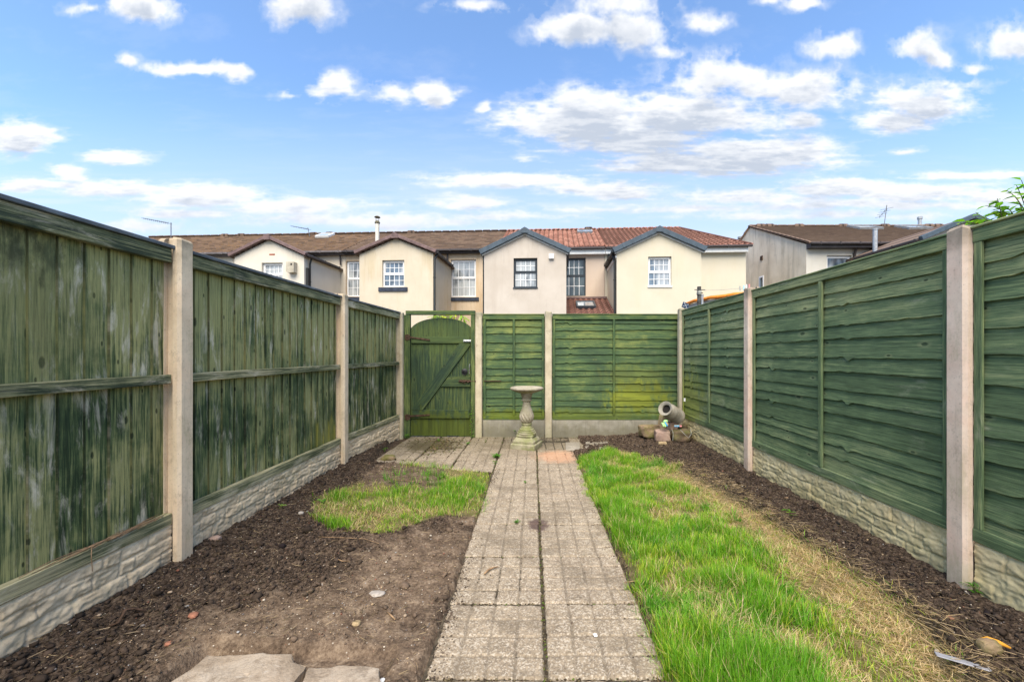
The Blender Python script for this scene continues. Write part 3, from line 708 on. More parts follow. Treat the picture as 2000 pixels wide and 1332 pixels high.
mb = MB(); mb.prism([(gx(803) - ox, gz(800.5)), (gx(826) - ox, gz(800.5)), (gx(918) - ox, gz(674)), (gx(918) - ox, gz(671)), (gx(897) - ox, gz(671))], .002, .0255)
d = Vector((gx(898) - gx(803), 0, gz(671) - gz(800))).normalized()
mb.w = [(p[0] * d.x + p[2] * d.z, p[0] * d.z - p[2] * d.x, 8.1) for p in mb.v]; mb.build('diagonal_brace', W['gate'], gt)
for (zc, drop) in ((658, 664), (813, 806)):
    mb = MB(); z = gz(zc); x0 = gx(797) - ox
    mb.box(x0 - .04, x0 + .035, -.028, -.012, z - .045, z + .03, 'x', bev=.003)
    mb.beam((x0, -.004, z), (gx(839) - ox, -.004, gz(drop) if zc < 700 else gz(810)), .006, .022, up=(0, 0, 1))
    mb.tube([(x0 - .003, -.03, z - .05), (x0 - .003, -.03, z + .035)], .011, 8)
    for px in (805, 821, 838):
        q = gx(px) - ox; t = (q - x0) / (gx(839) - ox - x0); zz = z + ((gz(drop) if zc < 700 else gz(810)) - z) * t
        mb.tube([(q, -.012, zz), (q, .004, zz)], .012, 8)
    mb.build('strap_hinge', M['rust'], gt)
mb = MB(); z = gz(665.5); mb.box(gx(905) - ox, gx(920) - ox, -.002, .004, z - .016, z + .016, 'x'); mb.tube([(gx(906) - ox, -.011, z), (gx(922) - ox, -.011, z)], .007, 8)
for px in (907, 912, 917): mb.box(gx(px) - ox - .004, gx(px) - ox + .004, -.02, -.002, z - .013, z + .013)
mb.build('small_bolt', M['zinc'], gt)
mb = MB(); z = gz(744.5); mb.box(gx(897) - ox, gx(918) - ox, -.002, .004, z - .02, z + .02, 'x'); mb.tube([(gx(896) - ox, -.013, z), (gx(930) - ox, -.013, z)], .009, 8)
mb.box(gx(903) - ox, gx(906) - ox, -.022, -.002, z - .018, z + .018); mb.box(gx(913) - ox, gx(916) - ox, -.022, -.002, z - .018, z + .018); mb.tube([(gx(908) - ox, -.013, z), (gx(908) - ox, -.016, z - .035)], .006, 6)
mb.build('sliding_bolt', M['rust'], gt)
mb = MB(); c = Vector((gx(907) - ox, .01, gz(726)))
mb.lathe([(.045, 0), (.045, .006), (.03, .012), (.022, .02), (.0, .022)], 20, Matrix.Translation(c) @ Matrix.Rotation(R(90), 4, 'X') @ Matrix.Translation((0, 0, -.012)))
mb.tube([c + Vector((.032 * math.cos(t), -.02, .032 * math.sin(t) - .012)) for t in np.linspace(0, 2 * math.pi, 17)], .004, 6)
mb.build('ring_latch', M['iron'], gt)
mb = MB(); mb.tube([(gx(916.5) - ox, .012, gz(730)), (gx(916.5) - ox, .0, gz(718)), (gx(917) - ox, .006, gz(711))], [.006, .005, .008], 8); mb.build('pull_handle', M['zinc'], gt)
# rusty strip nailed to the narrow panel and the far post and beams seen through the arch of the gate
o = MB(); o.box(gx(945), gx(979), 5.822, 5.830, gz(744.8), gz(743.2), 'x'); q = o.build('rusty_strip', M['rust']); tag(q, 'thin rusty iron strip across the narrow back panel', 'metal strip')
post_profile_obj('garden_post', 'short concrete post stub beyond the gate, seen under its arch', -1.98, 7.6, 0, 1.78, C['post_back'], None, w=.12)
t = thing('alley_fence', 'low grey slatted fence seen through the gap above the gate', 'fence', (-1.80, 8.35, 0))
mb = MB()
for k in range(5): mb.box(0, 1.9, 0, .03, .9 + .17 * k, 1.045 + .17 * k, 'x', bev=.004)
mb.build('slats', M['darkpost'], t)
for x in (.05, .95, 1.8): mb = MB(); mb.box(x, x + .08, .031, .10, 0, 1.72, 'z'); mb.build('post', M['darkpost'], t)
# ================================================================== terrace of houses (own frame: u along, v depth, z up)
TA = R(-3.3); TO = (0.0, 18.5); cA, sA = math.cos(TA), math.sin(TA)
def T(px, py, v0=0.0):
    dx = (px - CX) / F; dz = (CY - py) / F
    # world point t*(dx,1); v = -sA*(X-Ox) + cA*(Y-Oy)
    t = (v0 + cA * TO[1]) / (-sA * dx + cA)
    X = t * dx; Y = t
    return (cA * (X - TO[0]) + sA * (Y - TO[1]), CAMH + t * dz)
def TW(u, v): return (TO[0] + cA * u - sA * v, TO[1] + sA * u + cA * v)
def depth_from(px_front, px_back, v_front):
    """v of the back end of a wall running away at constant u"""
    u = T(px_front, 500, v_front)[0]
    lo, hi = v_front, v_front + 12
    for _ in range(50):
        m = (lo + hi) / 2; X, Y = TW(u, m); p = CX + F * X / Y
        if (p - px_back) * (px_front - px_back) > 0: lo = m
        else: hi = m
    return m

class Frame:
    """adds shapes in terrace coordinates to a house standing at u0"""
    def __init__(s, root, u0): s.r = root; s.u0 = u0
    def pt(s, u, v, z): return (u - s.u0, v, z)
def front_wall(mb, f, u0, u1, z0, z1, v, openings, dep=.16):
    us = sorted({u0, u1, *[o[0] for o in openings], *[o[1] for o in openings]}); zs = sorted({z0, z1, *[o[2] for o in openings], *[o[3] for o in openings]})
    for i in range(len(us) - 1):
        for j in range(len(zs) - 1):
            cu = (us[i] + us[i + 1]) / 2; cz = (zs[j] + zs[j + 1]) / 2
            if any(o[0] < cu < o[1] and o[2] < cz < o[3] for o in openings): continue
            mb.add([f.pt(us[i], v, zs[j]), f.pt(us[i + 1], v, zs[j]), f.pt(us[i + 1], v, zs[j + 1]), f.pt(us[i], v, zs[j + 1])], [(0, 1, 2, 3)])
    for (a, b, c, d) in openings:
        q = [(a, c), (b, c), (b, d), (a, d)]
        for k in range(4):
            p0, p1 = q[k], q[(k + 1) % 4]
            mb.add([f.pt(p0[0], v, p0[1]), f.pt(p0[0], v + dep, p0[1]), f.pt(p1[0], v + dep, p1[1]), f.pt(p1[0], v, p1[1])], [(0, 1, 2, 3)])
def quad(mb, f, *p): mb.add([f.pt(*a) for a in p], [tuple(range(len(p)))])

def tiled(name, f, parent, mat, p_eave0, p_eave1, p_ridge0, p_ridge1, kind, course=.30, th=.05):
    """roof slope with real laps; eave0->eave1 along u, ridge0/1 above them. kind 'flat' | 'pan' """
    e0, e1, r0, r1 = [np.array(f.pt(*p)) for p in (p_eave0, p_eave1, p_ridge0, p_ridge1)]
    S = np.linalg.norm((r0 + r1) / 2 - (e0 + e1) / 2); S = max(S, .3)
    nc = max(2, int(round(S / course)))
    nrm = np.cross(e1 - e0, r0 - e0); nrm /= np.linalg.norm(nrm)
    if nrm[2] < 0: nrm = -nrm
    Lmax = max(np.linalg.norm(e1 - e0), np.linalg.norm(r1 - r0)); wave = .24
    nu = int(Lmax / (wave / 6)) if kind == 'pan' else int(Lmax / .15)
    nu = max(2, min(nu, 900))
    ud = (e1 - e0) / np.linalg.norm(e1 - e0)
    V = []; A = []; rows = []
    rsd = abs(hash(name)) % 1000
    for c in range(nc):
        for (t, lift) in ((c / nc, .055 if kind == 'pan' else .042), ((c + 1) / nc, .002)):
            a = e0 + (r0 - e0) * t; b = e1 + (r1 - e1) * t
            s = np.linspace(0, 1, nu + 1)[:, None]; P = a + (b - a) * s
            ul = (P - e0) @ ud
            if kind == 'pan': w = np.maximum(0, np.cos(2 * np.pi * ul / wave)) ** .7 * .045 - .01 * np.abs(np.sin(2 * np.pi * ul / wave))
            else:
                w = (vnoise(np.floor(ul / .30) + .5, np.full_like(ul, c * 7.7 + .5), 77) - .5) * .012
            P = P + nrm * (lift + w)[:, None] if hasattr(w, '__len__') else P
            if t > 0 and False: pass
            rows.append(P); A.append(np.stack([ul, np.full_like(ul, t * S if lift > .01 else t * S - .001), np.zeros_like(ul)], -1))
    V = np.vstack(rows); A = np.vstack(A); nr = len(rows); F_ = []
    for r in range(nr - 1):
        i = np.arange(nu) + r * (nu + 1); F_.append(np.stack([i, i + 1, i + nu + 2, i + nu + 1], 1))
    Fq = np.vstack(F_)
    # closing board: underside gives it thickness
    b0 = len(V); und = np.array([e0 - nrm * th, e1 - nrm * th, r1 - nrm * th, r0 - nrm * th]); V = np.vstack([V, und]); A = np.vstack([A, np.zeros((4, 3))])
    last = (nr - 1) * (nu + 1)
    Fq = np.vstack([Fq, [[b0 + 3, b0 + 2, b0 + 1, b0], [b0, b0 + 1, nu, 0], [b0 + 1, b0 + 2, last + nu, nu], [b0 + 2, b0 + 3, last, last + nu], [b0 + 3, b0, 0, last]]])
    return mesh_np(name, V, Fq, mat, parent, {'wc': ('FLOAT_VECTOR', A)})

def window(f, parent, u0, u1, z0, z1, v, frame, bars=(4, 2), split=.5, glass='glass', fw=.055, sill=None, label=None, sash=True, bar=None, sillw=.10, sillz=.03):
    vf = v; v = v + .055
    """casement window with frame, panes and glazing bars"""
    mb = MB(); a, b = f.pt(u0, 0, 0)[0], f.pt(u1, 0, 0)[0]; zs = z0 + (z1 - z0) * (1 - split) if split else None
    y0, y1 = v + .045, v + .10
    mb.box(a + .003, a + fw, y0, y1, z0 + .003, z1 - .003, bev=.004); mb.box(b - fw, b - .003, y0, y1, z0 + .003, z1 - .003, bev=.004)
    mb.box(a + fw, b - fw, y0 + .001, y1, z0 + .003, z0 + fw, bev=.004); mb.box(a + fw, b - fw, y0 + .001, y1, z1 - fw, z1 - .003, bev=.004)
    cells = [(z0 + fw, z1 - fw)]
    if zs: mb.box(a + fw, b - fw, y0 + .001, y1, zs - fw * .55, zs + fw * .55, bev=.004); cells = [(z0 + fw, zs - fw * .55), (zs + fw * .55, z1 - fw)]
    w = mb.build('window', M[frame], parent)
    if label: w['label'] = label
    for k, (c, d) in enumerate(cells):
        ins = .0
        if sash and k == len(cells) - 1 and zs:
            mb = MB(); s = .035; A, B = a + fw, b - fw
            mb.box(A, A + s, y0 - .012, y1 - .01, c, d, bev=.004); mb.box(B - s, B, y0 - .012, y1 - .01, c, d, bev=.004)
            mb.box(A + s, B - s, y0 - .011, y1 - .01, c, c + s, bev=.004); mb.box(A + s, B - s, y0 - .011, y1 - .01, d - s, d, bev=.004)
            mb.build('sash', M[frame], w); ins = s
        mb = MB(); mb.box(a + fw + ins * .9, b - fw - ins * .9, v + .072, v + .085, c + ins * .9, d - ins * .9); mb.build('pane', M[glass], w)
        if bars:
            mb = MB(); A, B, Cc, D = a + fw + ins, b - fw - ins, c + ins, d - ins
            nb, nh = bars
            for i in range(1, nb): x = A + (B - A) * i / nb; mb.box(x - .010, x + .010, v + .062, v + .0715, Cc, D)
            for i in range(1, nh): z = Cc + (D - Cc) * i / nh; mb.box(A, B, v + .0605, v + .0715, z - .010, z + .010)
            mb.build('glazing_bars', M[bar or 'upvc'], w)
    if sill:
        mb = MB(); 
        if sill == 'sill': mb.box(a - .14, b + .14, vf - .05, vf + .0, z0 - sillz - .16, z0 - sillz, 'x', bev=.004)
        else: mb.box(a - .02, b + .02, vf - .035, v + .045, z0 - .05, z0 + .002, 'x', bev=.004)
        mb.build('window_sill', M[sill], parent)
    return w
def rooflight(f, parent, u, s, e, r, w=.85, h=.7, frame='anthracite', nrm=None, label=None):
    """roof window lying on the slope; e,r = eave and ridge (v,z); s = fraction up the slope"""
    ev = Vector((0, e[0], e[1])); rv = Vector((0, r[0], r[1])); d = (rv - ev).normalized(); n = Vector((0, -d.z, d.y)); 
    if n.z < 0: n = -n
    c = ev + (rv - ev) * s; x = f.pt(u, 0, 0)[0]
    Mx = Matrix(((1, 0, 0, x), (0, d.y, n.y, c.y), (0, d.z, n.z, c.z), (0, 0, 0, 1)))
    mb = MB(); t = .07
    for a in ((-w / 2, -w / 2 + t, -h / 2, h / 2), (w / 2 - t, w / 2, -h / 2, h / 2), (-w / 2 + t, w / 2 - t, -h / 2, -h / 2 + t), (-w / 2 + t, w / 2 - t, h / 2 - t, h / 2)):
        mb.box(a[0], a[1], a[2], a[3], .0, .12, M=Mx, bev=.005)
    o = mb.build('rooflight', M[frame], parent)
    if label: o['label'] = label
    mb = MB(); mb.box(-w / 2 + t, w / 2 - t, -h / 2 + t, h / 2 - t, .05, .09, M=Mx); mb.build('pane', M['glass_sky'], o)
    return o
def ridge_vent(f, parent, u, v, z, mat, w=.42):
    mb = MB(); x = f.pt(u, 0, 0)[0]
    mb.zprism([(x - w / 2, v - .13), (x + w / 2, v - .13), (x + w / 2, v + .13), (x - w / 2, v + .13)], z - .08, z + .10, bev=.06); mb.build('ridge_vent', mat, parent)
def gutter(f, parent, p0, p1, mat='gutter', r=.06, name='gutter'):
    mb = MB(); a = Vector(f.pt(*p0)); b = Vector(f.pt(*p1)); mb.beam(a, b, r * 2, r * 1.5, bev=.02); 
    L = (b - a).length; n = max(2, int(L / .9))
    for i in range(n + 1): c = a + (b - a) * (.03 + .94 * i / n); mb.beam(c - (b - a).normalized() * .02, c + (b - a).normalized() * .02, r * 2.3, r * 1.8)
    mb.build(name, M[mat], parent)
def pipe(f, parent, pts, mat='pipe_black', r=.036, name='downpipe'):
    mb = MB(); P = [Vector(f.pt(*p)) for p in pts]; mb.tube(P, r, 10)
    for i in range(len(P) - 1):
        if (P[i + 1] - P[i]).length > .8:
            for t in (.15, .5, .85):
                c = P[i].lerp(P[i + 1], t); d = (P[i + 1] - P[i]).normalized() * .02; mb.tube([c - d, c + d], r * 1.35, 10)
    auto_smooth(mb.build(name, M[mat], parent), 50)

RV = 3.55; ROOF_E = -.28
def ridge_h(u): return T(1000, 452, RV)[1]
EZ = T(1105, 484.5, -.15)[1]            # eave height
RZ = ridge_h(0)
def main_body(f, root, u0, u1, wall, roof, kind, openings, end_r=False, end_l=False, hip=0.0, fascia=None, gut='gutter', ru0=None, ru1=None):
    mb = MB(); front_wall(mb, f, u0, u1, -.1, EZ, 0, openings)
    D = 2 * RV
    if True:
        pts = [(u1, 0, -.1), (u1, D, -.1), (u1, D, EZ)] + ([] if hip else [(u1, RV, RZ - .05)]) + [(u1, 0, EZ)]; quad(mb, f, *pts)
    if True: quad(mb, f, (u0, 0, -.1), (u0, 0, EZ), (u0, RV, RZ - .05), (u0, D, EZ), (u0, D, -.1))
    quad(mb, f, (u0, D, -.1), (u0, D, EZ), (u1, D, EZ), (u1, D, -.1))
    if not end_r: u1 = u1
    mb.weld().build('wall', M[wall], root)
    eo = .14 if end_r else 0; wu0, wu1 = u0, u1
    u0 = ru0 if ru0 is not None else u0; u1 = ru1 if ru1 is not None else u1
    ez = EZ + .02
    tiled('roof_front', f, root, M[roof], (u0, ROOF_E, ez - .05), (u1 + eo, ROOF_E, ez - .05), (u0, RV, RZ), (u1 - hip if hip else u1 + eo, RV, RZ), kind)
    tiled('roof_back', f, root, M[roof], (u0, D - ROOF_E, ez - .05), (u1 + eo, D - ROOF_E, ez - .05), (u0, RV, RZ), (u1 - hip if hip else u1 + eo, RV, RZ), kind, course=.6)
    if hip:
        mb = MB(); mb.add([f.pt(u1 + eo, ROOF_E, ez - .05), f.pt(u1 + eo, D - ROOF_E, ez - .05), f.pt(u1 - hip, RV, RZ + .01)], [(0, 1, 2)]); mb.build('roof_hip', M[roof], root)
        mb = MB(); mb.beam(f.pt(u1 + eo, ROOF_E, ez), f.pt(u1 - hip, RV, RZ + .05), .2, .09, bev=.03); mb.build('hip_tiles', M[roof], root)
    mb = MB(); n = max(2, int((u1 - u0) / .45))
    for i in range(n):
        a = u0 + (u1 - (hip or 0) - u0) * i / n; b = u0 + (u1 - (hip or 0) - u0) * (i + 1) / n
        mb.beam(f.pt(a, RV, RZ + .035 + random.uniform(-.006, .006)), f.pt(b - .012, RV, RZ + .035 + random.uniform(-.006, .006)), .24, .10, bev=.04)
    mb.build('ridge_tiles', M[roof], root)
    gutter(f, root, (u0 + .01, ROOF_E - .03, EZ - .06), (u1 + eo, ROOF_E - .03, EZ - .06), gut)
    mb = MB(); a, b = f.pt(u0, 0, 0)[0], f.pt(u1, 0, 0)[0]; mb.box(a + .003, b, ROOF_E + .06, -.003, EZ - (.30 if fascia == 'upvc_trim' else .17), EZ - .0, 'x'); mb.build('fascia', M[fascia or 'gutter_grey'], root)

def gable(f, root, pxl, pxr, apex, eave_l, eave_r, v, wall, opening, verge, vback=0.0, trim=None, seg=.34, roof='t_brown', vt=.125):
    ul = T(pxl, 500, v)[0]; ur = T(pxr, 500, v)[0]
    ua, za = T(apex[0], apex[1], v); ze = (T(eave_l[0], eave_l[1], v)[1] + T(eave_r[0], eave_r[1], v)[1]) / 2
    oh = .13
    sl = (za - ze) / ((ur - ul) / 2 + oh); ua = (ul + ur) / 2
    zw = za - sl * (ur - ul) / 2 - vt * .9; zp = za - vt * .9     # wall height at the corners and at the peak
    mb = MB(); front_wall(mb, f, ul, ur, -.1, zw, v, opening)
    quad(mb, f, (ul, v, zw), (ur, v, zw), (ua, v, zp))
    quad(mb, f, (ur, v, -.1), (ur, vback, -.1), (ur, vback, zw), (ur, v, zw)); quad(mb, f, (ul, v, -.1), (ul, v, zw), (ul, vback, zw), (ul, vback, -.1))
    mb.weld().build('gable_wall', M[wall], root)
    vf = v - .10; vb = 1.5
    for nm, ue in (('gable_roof_left', ul - oh), ('gable_roof_right', ur + oh)):
        # slope runs front to back: build in a turned frame with eave along v
        mb = MB(); th = .10; nseg = 14
        for i in range(nseg):
            t0, t1 = i / nseg, (i + 1) / nseg
            p = lambda t: (ue + (ua - ue) * t, ze + (za - ze) * t - .06)
            (a, za0), (b, zb0) = p(t0), p(t1)
            q = [f.pt(a, vf + .05, za0 + .02), f.pt(b, vf + .05, zb0), f.pt(b, vb, zb0), f.pt(a, vb, za0 + .02)]
            mb.add(q + [(x, y, z - th) for x, y, z in q], [(0, 1, 2, 3), (4, 7, 6, 5), (0, 4, 5, 1), (1, 5, 6, 2), (2, 6, 7, 3), (3, 7, 4, 0)], [(x[1], t0 * 2, 0) for x in q] * 2)
        mb.build(nm, M[roof], root)
    mb = MB()
    for sgn, ue in ((-1, ul - oh), (1, ur + oh)):
        L = math.hypot(ua - ue, za - ze); n = max(2, int(L / seg))
        for i in range(n):
            t0, t1 = i / n, (i + 1) / n
            p0 = Vector(f.pt(ue + (ua - ue) * t0, vf, ze + (za - ze) * t0 - vt * .32)); p1 = Vector(f.pt(ue + (ua - ue) * t1, vf, ze + (za - ze) * t1 - vt * .32)); d = (p1 - p0).normalized()
            mb.beam(p0 - d * .02, p1 - d * .006 + Vector((0, 0, .006)), .14 + .008 * (i % 2), vt, up=(0, 0, 1), bev=.012)
    x = f.pt(ua, 0, 0)[0]; mb.prism([(x - .14, za - .17), (x + .14, za - .17), (x + .13, za - .01), (x, za + .06), (x - .13, za - .01)], vf - .085, vf + .09)
    mb.build('verge', M[verge], root)
    if trim:
        mb = MB()
        for ue in (ul - oh * .6, ur + oh * .6):
            p0 = Vector(f.pt(ue, v - .035, za - sl * abs(ua - ue) - vt * .98)); p1 = Vector(f.pt(ua, v - .035, za - vt * .98)); mb.beam(p0, p1, .05, .055)
        mb.build('bargeboard', M[trim], root)
    return ul, ur, ua, za, ze, zw

def win_rect(a, b, v): 
    """pixel box -> (u0,u1,z0,z1)"""
    u0, z1 = T(a[0], a[1], v); u1, _ = T(b[0], a[1], v); _, z0 = T((a[0] + b[0]) / 2, b[1], v); return (u0, u1, z0, z1)
GV = -2.75
def house(label, pxl_main, pxr_main):
    u0 = T(pxl_main, 500, 0)[0]; u1 = T(pxr_main, 500, 0)[0] - .003; X, Y = TW(u0, 0)
    r = thing('terraced_house', label, 'house', (X, Y, 0), TA, 'terraced houses behind the back fence')
    return r, Frame(r, u0), u0, u1

# --- house far left (only its mossy roof and a sliver of wall show)
r, f, u0, u1 = house('terraced house at the far left, mostly its mossy roof showing over the fence', 150, 455)
main_body(f, r, u0, u1, 'r_white', 't_moss', 'flat', [], end_l=True, gut='gutter_grey')
ridge_vent(f, r, T(441, 465, RV)[0], RV, RZ + .02, M['t_moss']); ridge_vent(f, r, T(473, 462, RV)[0] , RV, RZ + .02, M['t_moss'])
# --- white gable house
r, f, u0, u1 = house('white gable house with a brick air vent and a beige box on its front', 455.5, 675)
w = win_rect((511, 513.5), (552, 558), GV); w2 = win_rect((671.5, 510), (704, 579), 0)
main_body(f, r, u0, u1, 'r_pale', 't_moss', 'flat', [], gut='gutter_grey')
G = gable(f, r, 458, 594, (525, 462), (453, 499), (596, 495), GV, 'r_white', [w], 't_vbrown', roof='t_brown')
window(f, r, *w, GV, 'upvc', (4, 2), .52, 'glass_blind')
mb = MB(); q = win_rect((526, 496), (537, 498.8), GV); a = f.pt(q[0], 0, 0)[0]; b = f.pt(q[1], 0, 0)[0]; mb.box(a, b, GV - .006, GV + .02, q[2], q[3]); mb.build('air_brick', M['brick'], r)
q = win_rect((565.5, 514), (580.5, 535), GV); a = f.pt(q[0], 0, 0)[0]; b = f.pt(q[1], 0, 0)[0]
mb = MB(); mb.prism([(a, q[2] + .05), (a + .08, q[2]), (b, q[2] + .03), (b, q[3]), (a, q[3])], GV - .22, GV - .002); mb.build('extractor_box', M['stonebox'], r)
mb = MB(); mb.tube([((a + b) / 2 + .06, GV - .225, q[3] - .1), ((a + b) / 2 + .06, GV - .20, q[3] - .1)], .04, 10); mb.build('extractor_hole', M['iron'], r)
zg = G[4] - .07; gutter(f, r, (G[1] + .15, GV - .06, zg), (G[1] + .15, -.35, zg), 'gutter')
up = G[1] + .07; vp = GV + .28
pipe(f, r, [(G[1] + .13, vp, zg - .05), (up, vp, zg - .3), (up, vp, .1)], 'pipe_black')
mb = MB(); x = f.pt(G[1] + .012, 0, 0)[0]; z = T(600, 522, GV)[1]; mb.box(x, x + .08, GV + .1, GV + .2, .5, z, bev=.006); mb.build('cable_trunking', M['pipe_black'], r)
us = T(636, 470, 2.2)[0]; rooflight(f, r, T(627, 466, 2.6)[0], .86, (ROOF_E, EZ), (RV, RZ), .75, .75, 'upvc_trim')
ridge_vent(f, r, T(614, 457, RV)[0], RV, RZ + .02, M['t_moss']); ridge_vent(f, r, T(645, 457, RV)[0], RV, RZ + .02, M['t_moss'])
pipe(f, r, [(T(664.5, 492, -.1)[0], -.12, EZ - .1), (T(664.5, 492, -.1)[0], -.07, T(664, 519, 0)[1])], 'gutter')
# --- cream / peach house
r, f, u0, u1 = house('cream gable house with dark brick sills, a peach side wall and a tall flue', 675.3, 943)
w = win_rect((746.5, 508.5), (789.5, 560), GV); w2 = win_rect((880.5, 507.5), (929.5, 580), 0); w3 = win_rect((672 + 4, 510), (716, 579), 0)
UB = T(991, 452, RV)[0]
main_body(f, r, u0, u1, 'r_peach', 't_brown', 'flat', [w2, w3], fascia='gutter', ru1=UB - .003)
G = gable(f, r, 702, 846, (773, 459), (694, 492), (849, 491), GV, 'r_cream', [w], 't_vbrown', roof='t_brown')
window(f, r, *w, GV, 'upvc', (4, 2), .52, 'glass', sill='sill'); window(f, r, *w2, 0, 'upvc', (4, 2), .49, 'glass_blind', sill='sill'); window(f, r, *w3, 0, 'upvc', (4, 2), .5, 'glass_blind', sill='sill')
zg = G[4] - .07; gutter(f, r, (G[1] + .15, GV - .06, zg), (G[1] + .15, -.35, zg), 'gutter')
pipe(f, r, [(G[1] + .13, GV + .1, zg - .05), (G[1] + .05, GV + .02, zg - .25), (G[1] + .05, GV + .02, .1)], 'pipe_black', .042)
pipe(f, r, [(T(874, 500, -.1)[0], -.12, EZ - .1), (T(874, 500, -.1)[0], -.07, T(874, 516, 0)[1])], 'gutter')
ridge_vent(f, r, T(804, 455, RV)[0], RV, RZ + .02, M['t_brown']); 
uf, zf = T(737, 474, .9); _, zt = T(737, 436, .9)
mb = MB(); x = f.pt(uf, 0, 0)[0]; mb.tube([(x, .9, zf - .5), (x, .9, zt)], .095, 16); fl = mb.build('flue', M['flue'], r); auto_smooth(fl, 50)
_, zc = T(737, 423.5, .9); mb = MB(); mb.lathe([(.12, zt - .02), (.13, zt + .02), (.11, zt + .06), (.09, zt + .07), (.09, zt + .1)], 16, Matrix.Translation((x, .9, 0)))
for k in range(4): mb.tube([(x + .08 * math.cos(k * 1.57), .9 + .08 * math.sin(k * 1.57), zt + .08), (x + .08 * math.cos(k * 1.57), .9 + .08 * math.sin(k * 1.57), zc - .04)], .008, 5)
mb.lathe([(0, zc + .04), (.09, zc + .02), (.145, zc - .03), (.14, zc - .045), (0, zc - .04)], 16, Matrix.Translation((x, .9, 0))); mb.build('flue_cowl', M['flue_top'], fl)
# --- grey house
r, f, u0, u1 = house('grey-beige gable house with dark framed windows and slate-blue verges', 943.5, 1181)
w = win_rect((1003, 504.5), (1049.5, 561.5), GV); w2 = win_rect((1099, 504), (1144, 578.5), 0)
ub = T(1005, 452, RV)[0]
main_body(f, r, u0, u1, 'r_pink', 't_red', 'pan', [w2], fascia='upvc_trim', ru0=UB)
G = gable(f, r, 945.5, 1106, (1024.5, 449), (944, 491), (1107.5, 489), GV, 'r_grey', [w], 't_slate', trim='upvc_trim', roof='t_slate', vt=.19)
window(f, r, *w, GV, 'anthracite', (4, 2), .48, 'glass_blind', sill='anthracite'); window(f, r, *w2, 0, 'anthracite', (4, 2), .47, 'glass_dark')
# brown tiled strip left of the diagonal joint
pipe(f, r, [(G[0] - .02, GV + .05, G[5] - .1), (G[0] - .02, GV + .05, .1)], 'pipe_black', .03)
q = win_rect((1072, 497), (1082, 506.5), GV); a = f.pt(q[0], 0, 0)[0]; b = f.pt(q[1], 0, 0)[0]; mb = MB(); mb.box(a, b, GV - .10, GV - .003, q[2], q[3], bev=.01); mb.box(a + .03, b - .03, GV - .11, GV - .1, q[2] + .03, q[3] - .05); mb.build('extractor_cowl', M['upvc'], r)
rooflight(f, r, T(1142, 452, 2.9)[0], .82, (ROOF_E, EZ), (RV, RZ), .78, .62, 'lead'); ridge_vent(f, r, T(1149, 447, RV)[0], RV, RZ + .04, M['t_brown'])
# lean-to with red pantiles and rooflight
zt = T(1150, 585, 0)[1]; zb = zt - 1.12
tiled('lean_to_roof', f, r, M['t_red'], (G[1] + .01, GV - .25, zb), (T(1204, 500, GV)[0] - .02, GV - .25, zb), (G[1] + .01, -.01, zt), (T(1204, 500, GV)[0] - .02, -.01, zt), 'pan')
mb = MB(); a = f.pt(G[1] + .012, 0, 0)[0]; b = f.pt(T(1204, 500, GV)[0] - .022, 0, 0)[0]; mb.box(a, b, -.05, -.002, zt + .03, zt + .12); mb.build('lead_flashing', M['t_vbrown'], r)
mb = MB(); mb.box(a, b, GV - .2, GV - .1, -.1, zb - .08); mb.build('lean_to_wall', M['r_pink'], r)
rooflight(f, r, T(1143.5, 596, -1.3)[0], .56, (GV - .25, zb + .05), (0, zt + .05), .80, .95, 'anthracite')
# --- lemon end house
r, f, u0, u1 = house('pale lemon end-terrace house with red pantiles, slate-blue verges and a wide blank wall', 1181.5, 1457)
w = win_rect((1266, 501.5), (1311.5, 559), GV)
main_body(f, r, u0, u1, 'r_lemon', 't_red', 'pan', [], end_r=True, hip=1.85, fascia='upvc_trim')
G = gable(f, r, 1204.5, 1369.5, (1287.5, 446.5), (1203, 487), (1371, 485.5), GV, 'r_lemon', [w], 't_slate', trim='upvc_trim', roof='t_slate', vt=.19)
window(f, r, *w, GV, 'upvc', (4, 2), .52, 'glass', sill='upvc')
zg = G[4] - .1; gutter(f, r, (G[0] - .14, GV - .08, zg), (G[0] - .14, -.35, zg), 'pipe_black', .07)
pipe(f, r, [(G[0] - .12, GV + .2, zg - .05), (G[0] - .05, GV + .16, zg - .35), (G[0] - .05, GV + .16, .1)], 'pipe_black', .045)
mb = MB(); p0 = f.pt(G[0] - .02, GV + .02, zg - .16); p1 = f.pt(G[0] - .02, -.05, zg - .16); mb.beam(p0, p1, .04, .10); mb.build('side_bargeboard', M['upvc_trim'], r)
pipe(f, r, [(T(1189, 492, -.1)[0], -.14, EZ - .1), (T(1189, 492, -.1)[0], -.1, T(1189, 505, 0)[1])], 'pipe_black', .045)

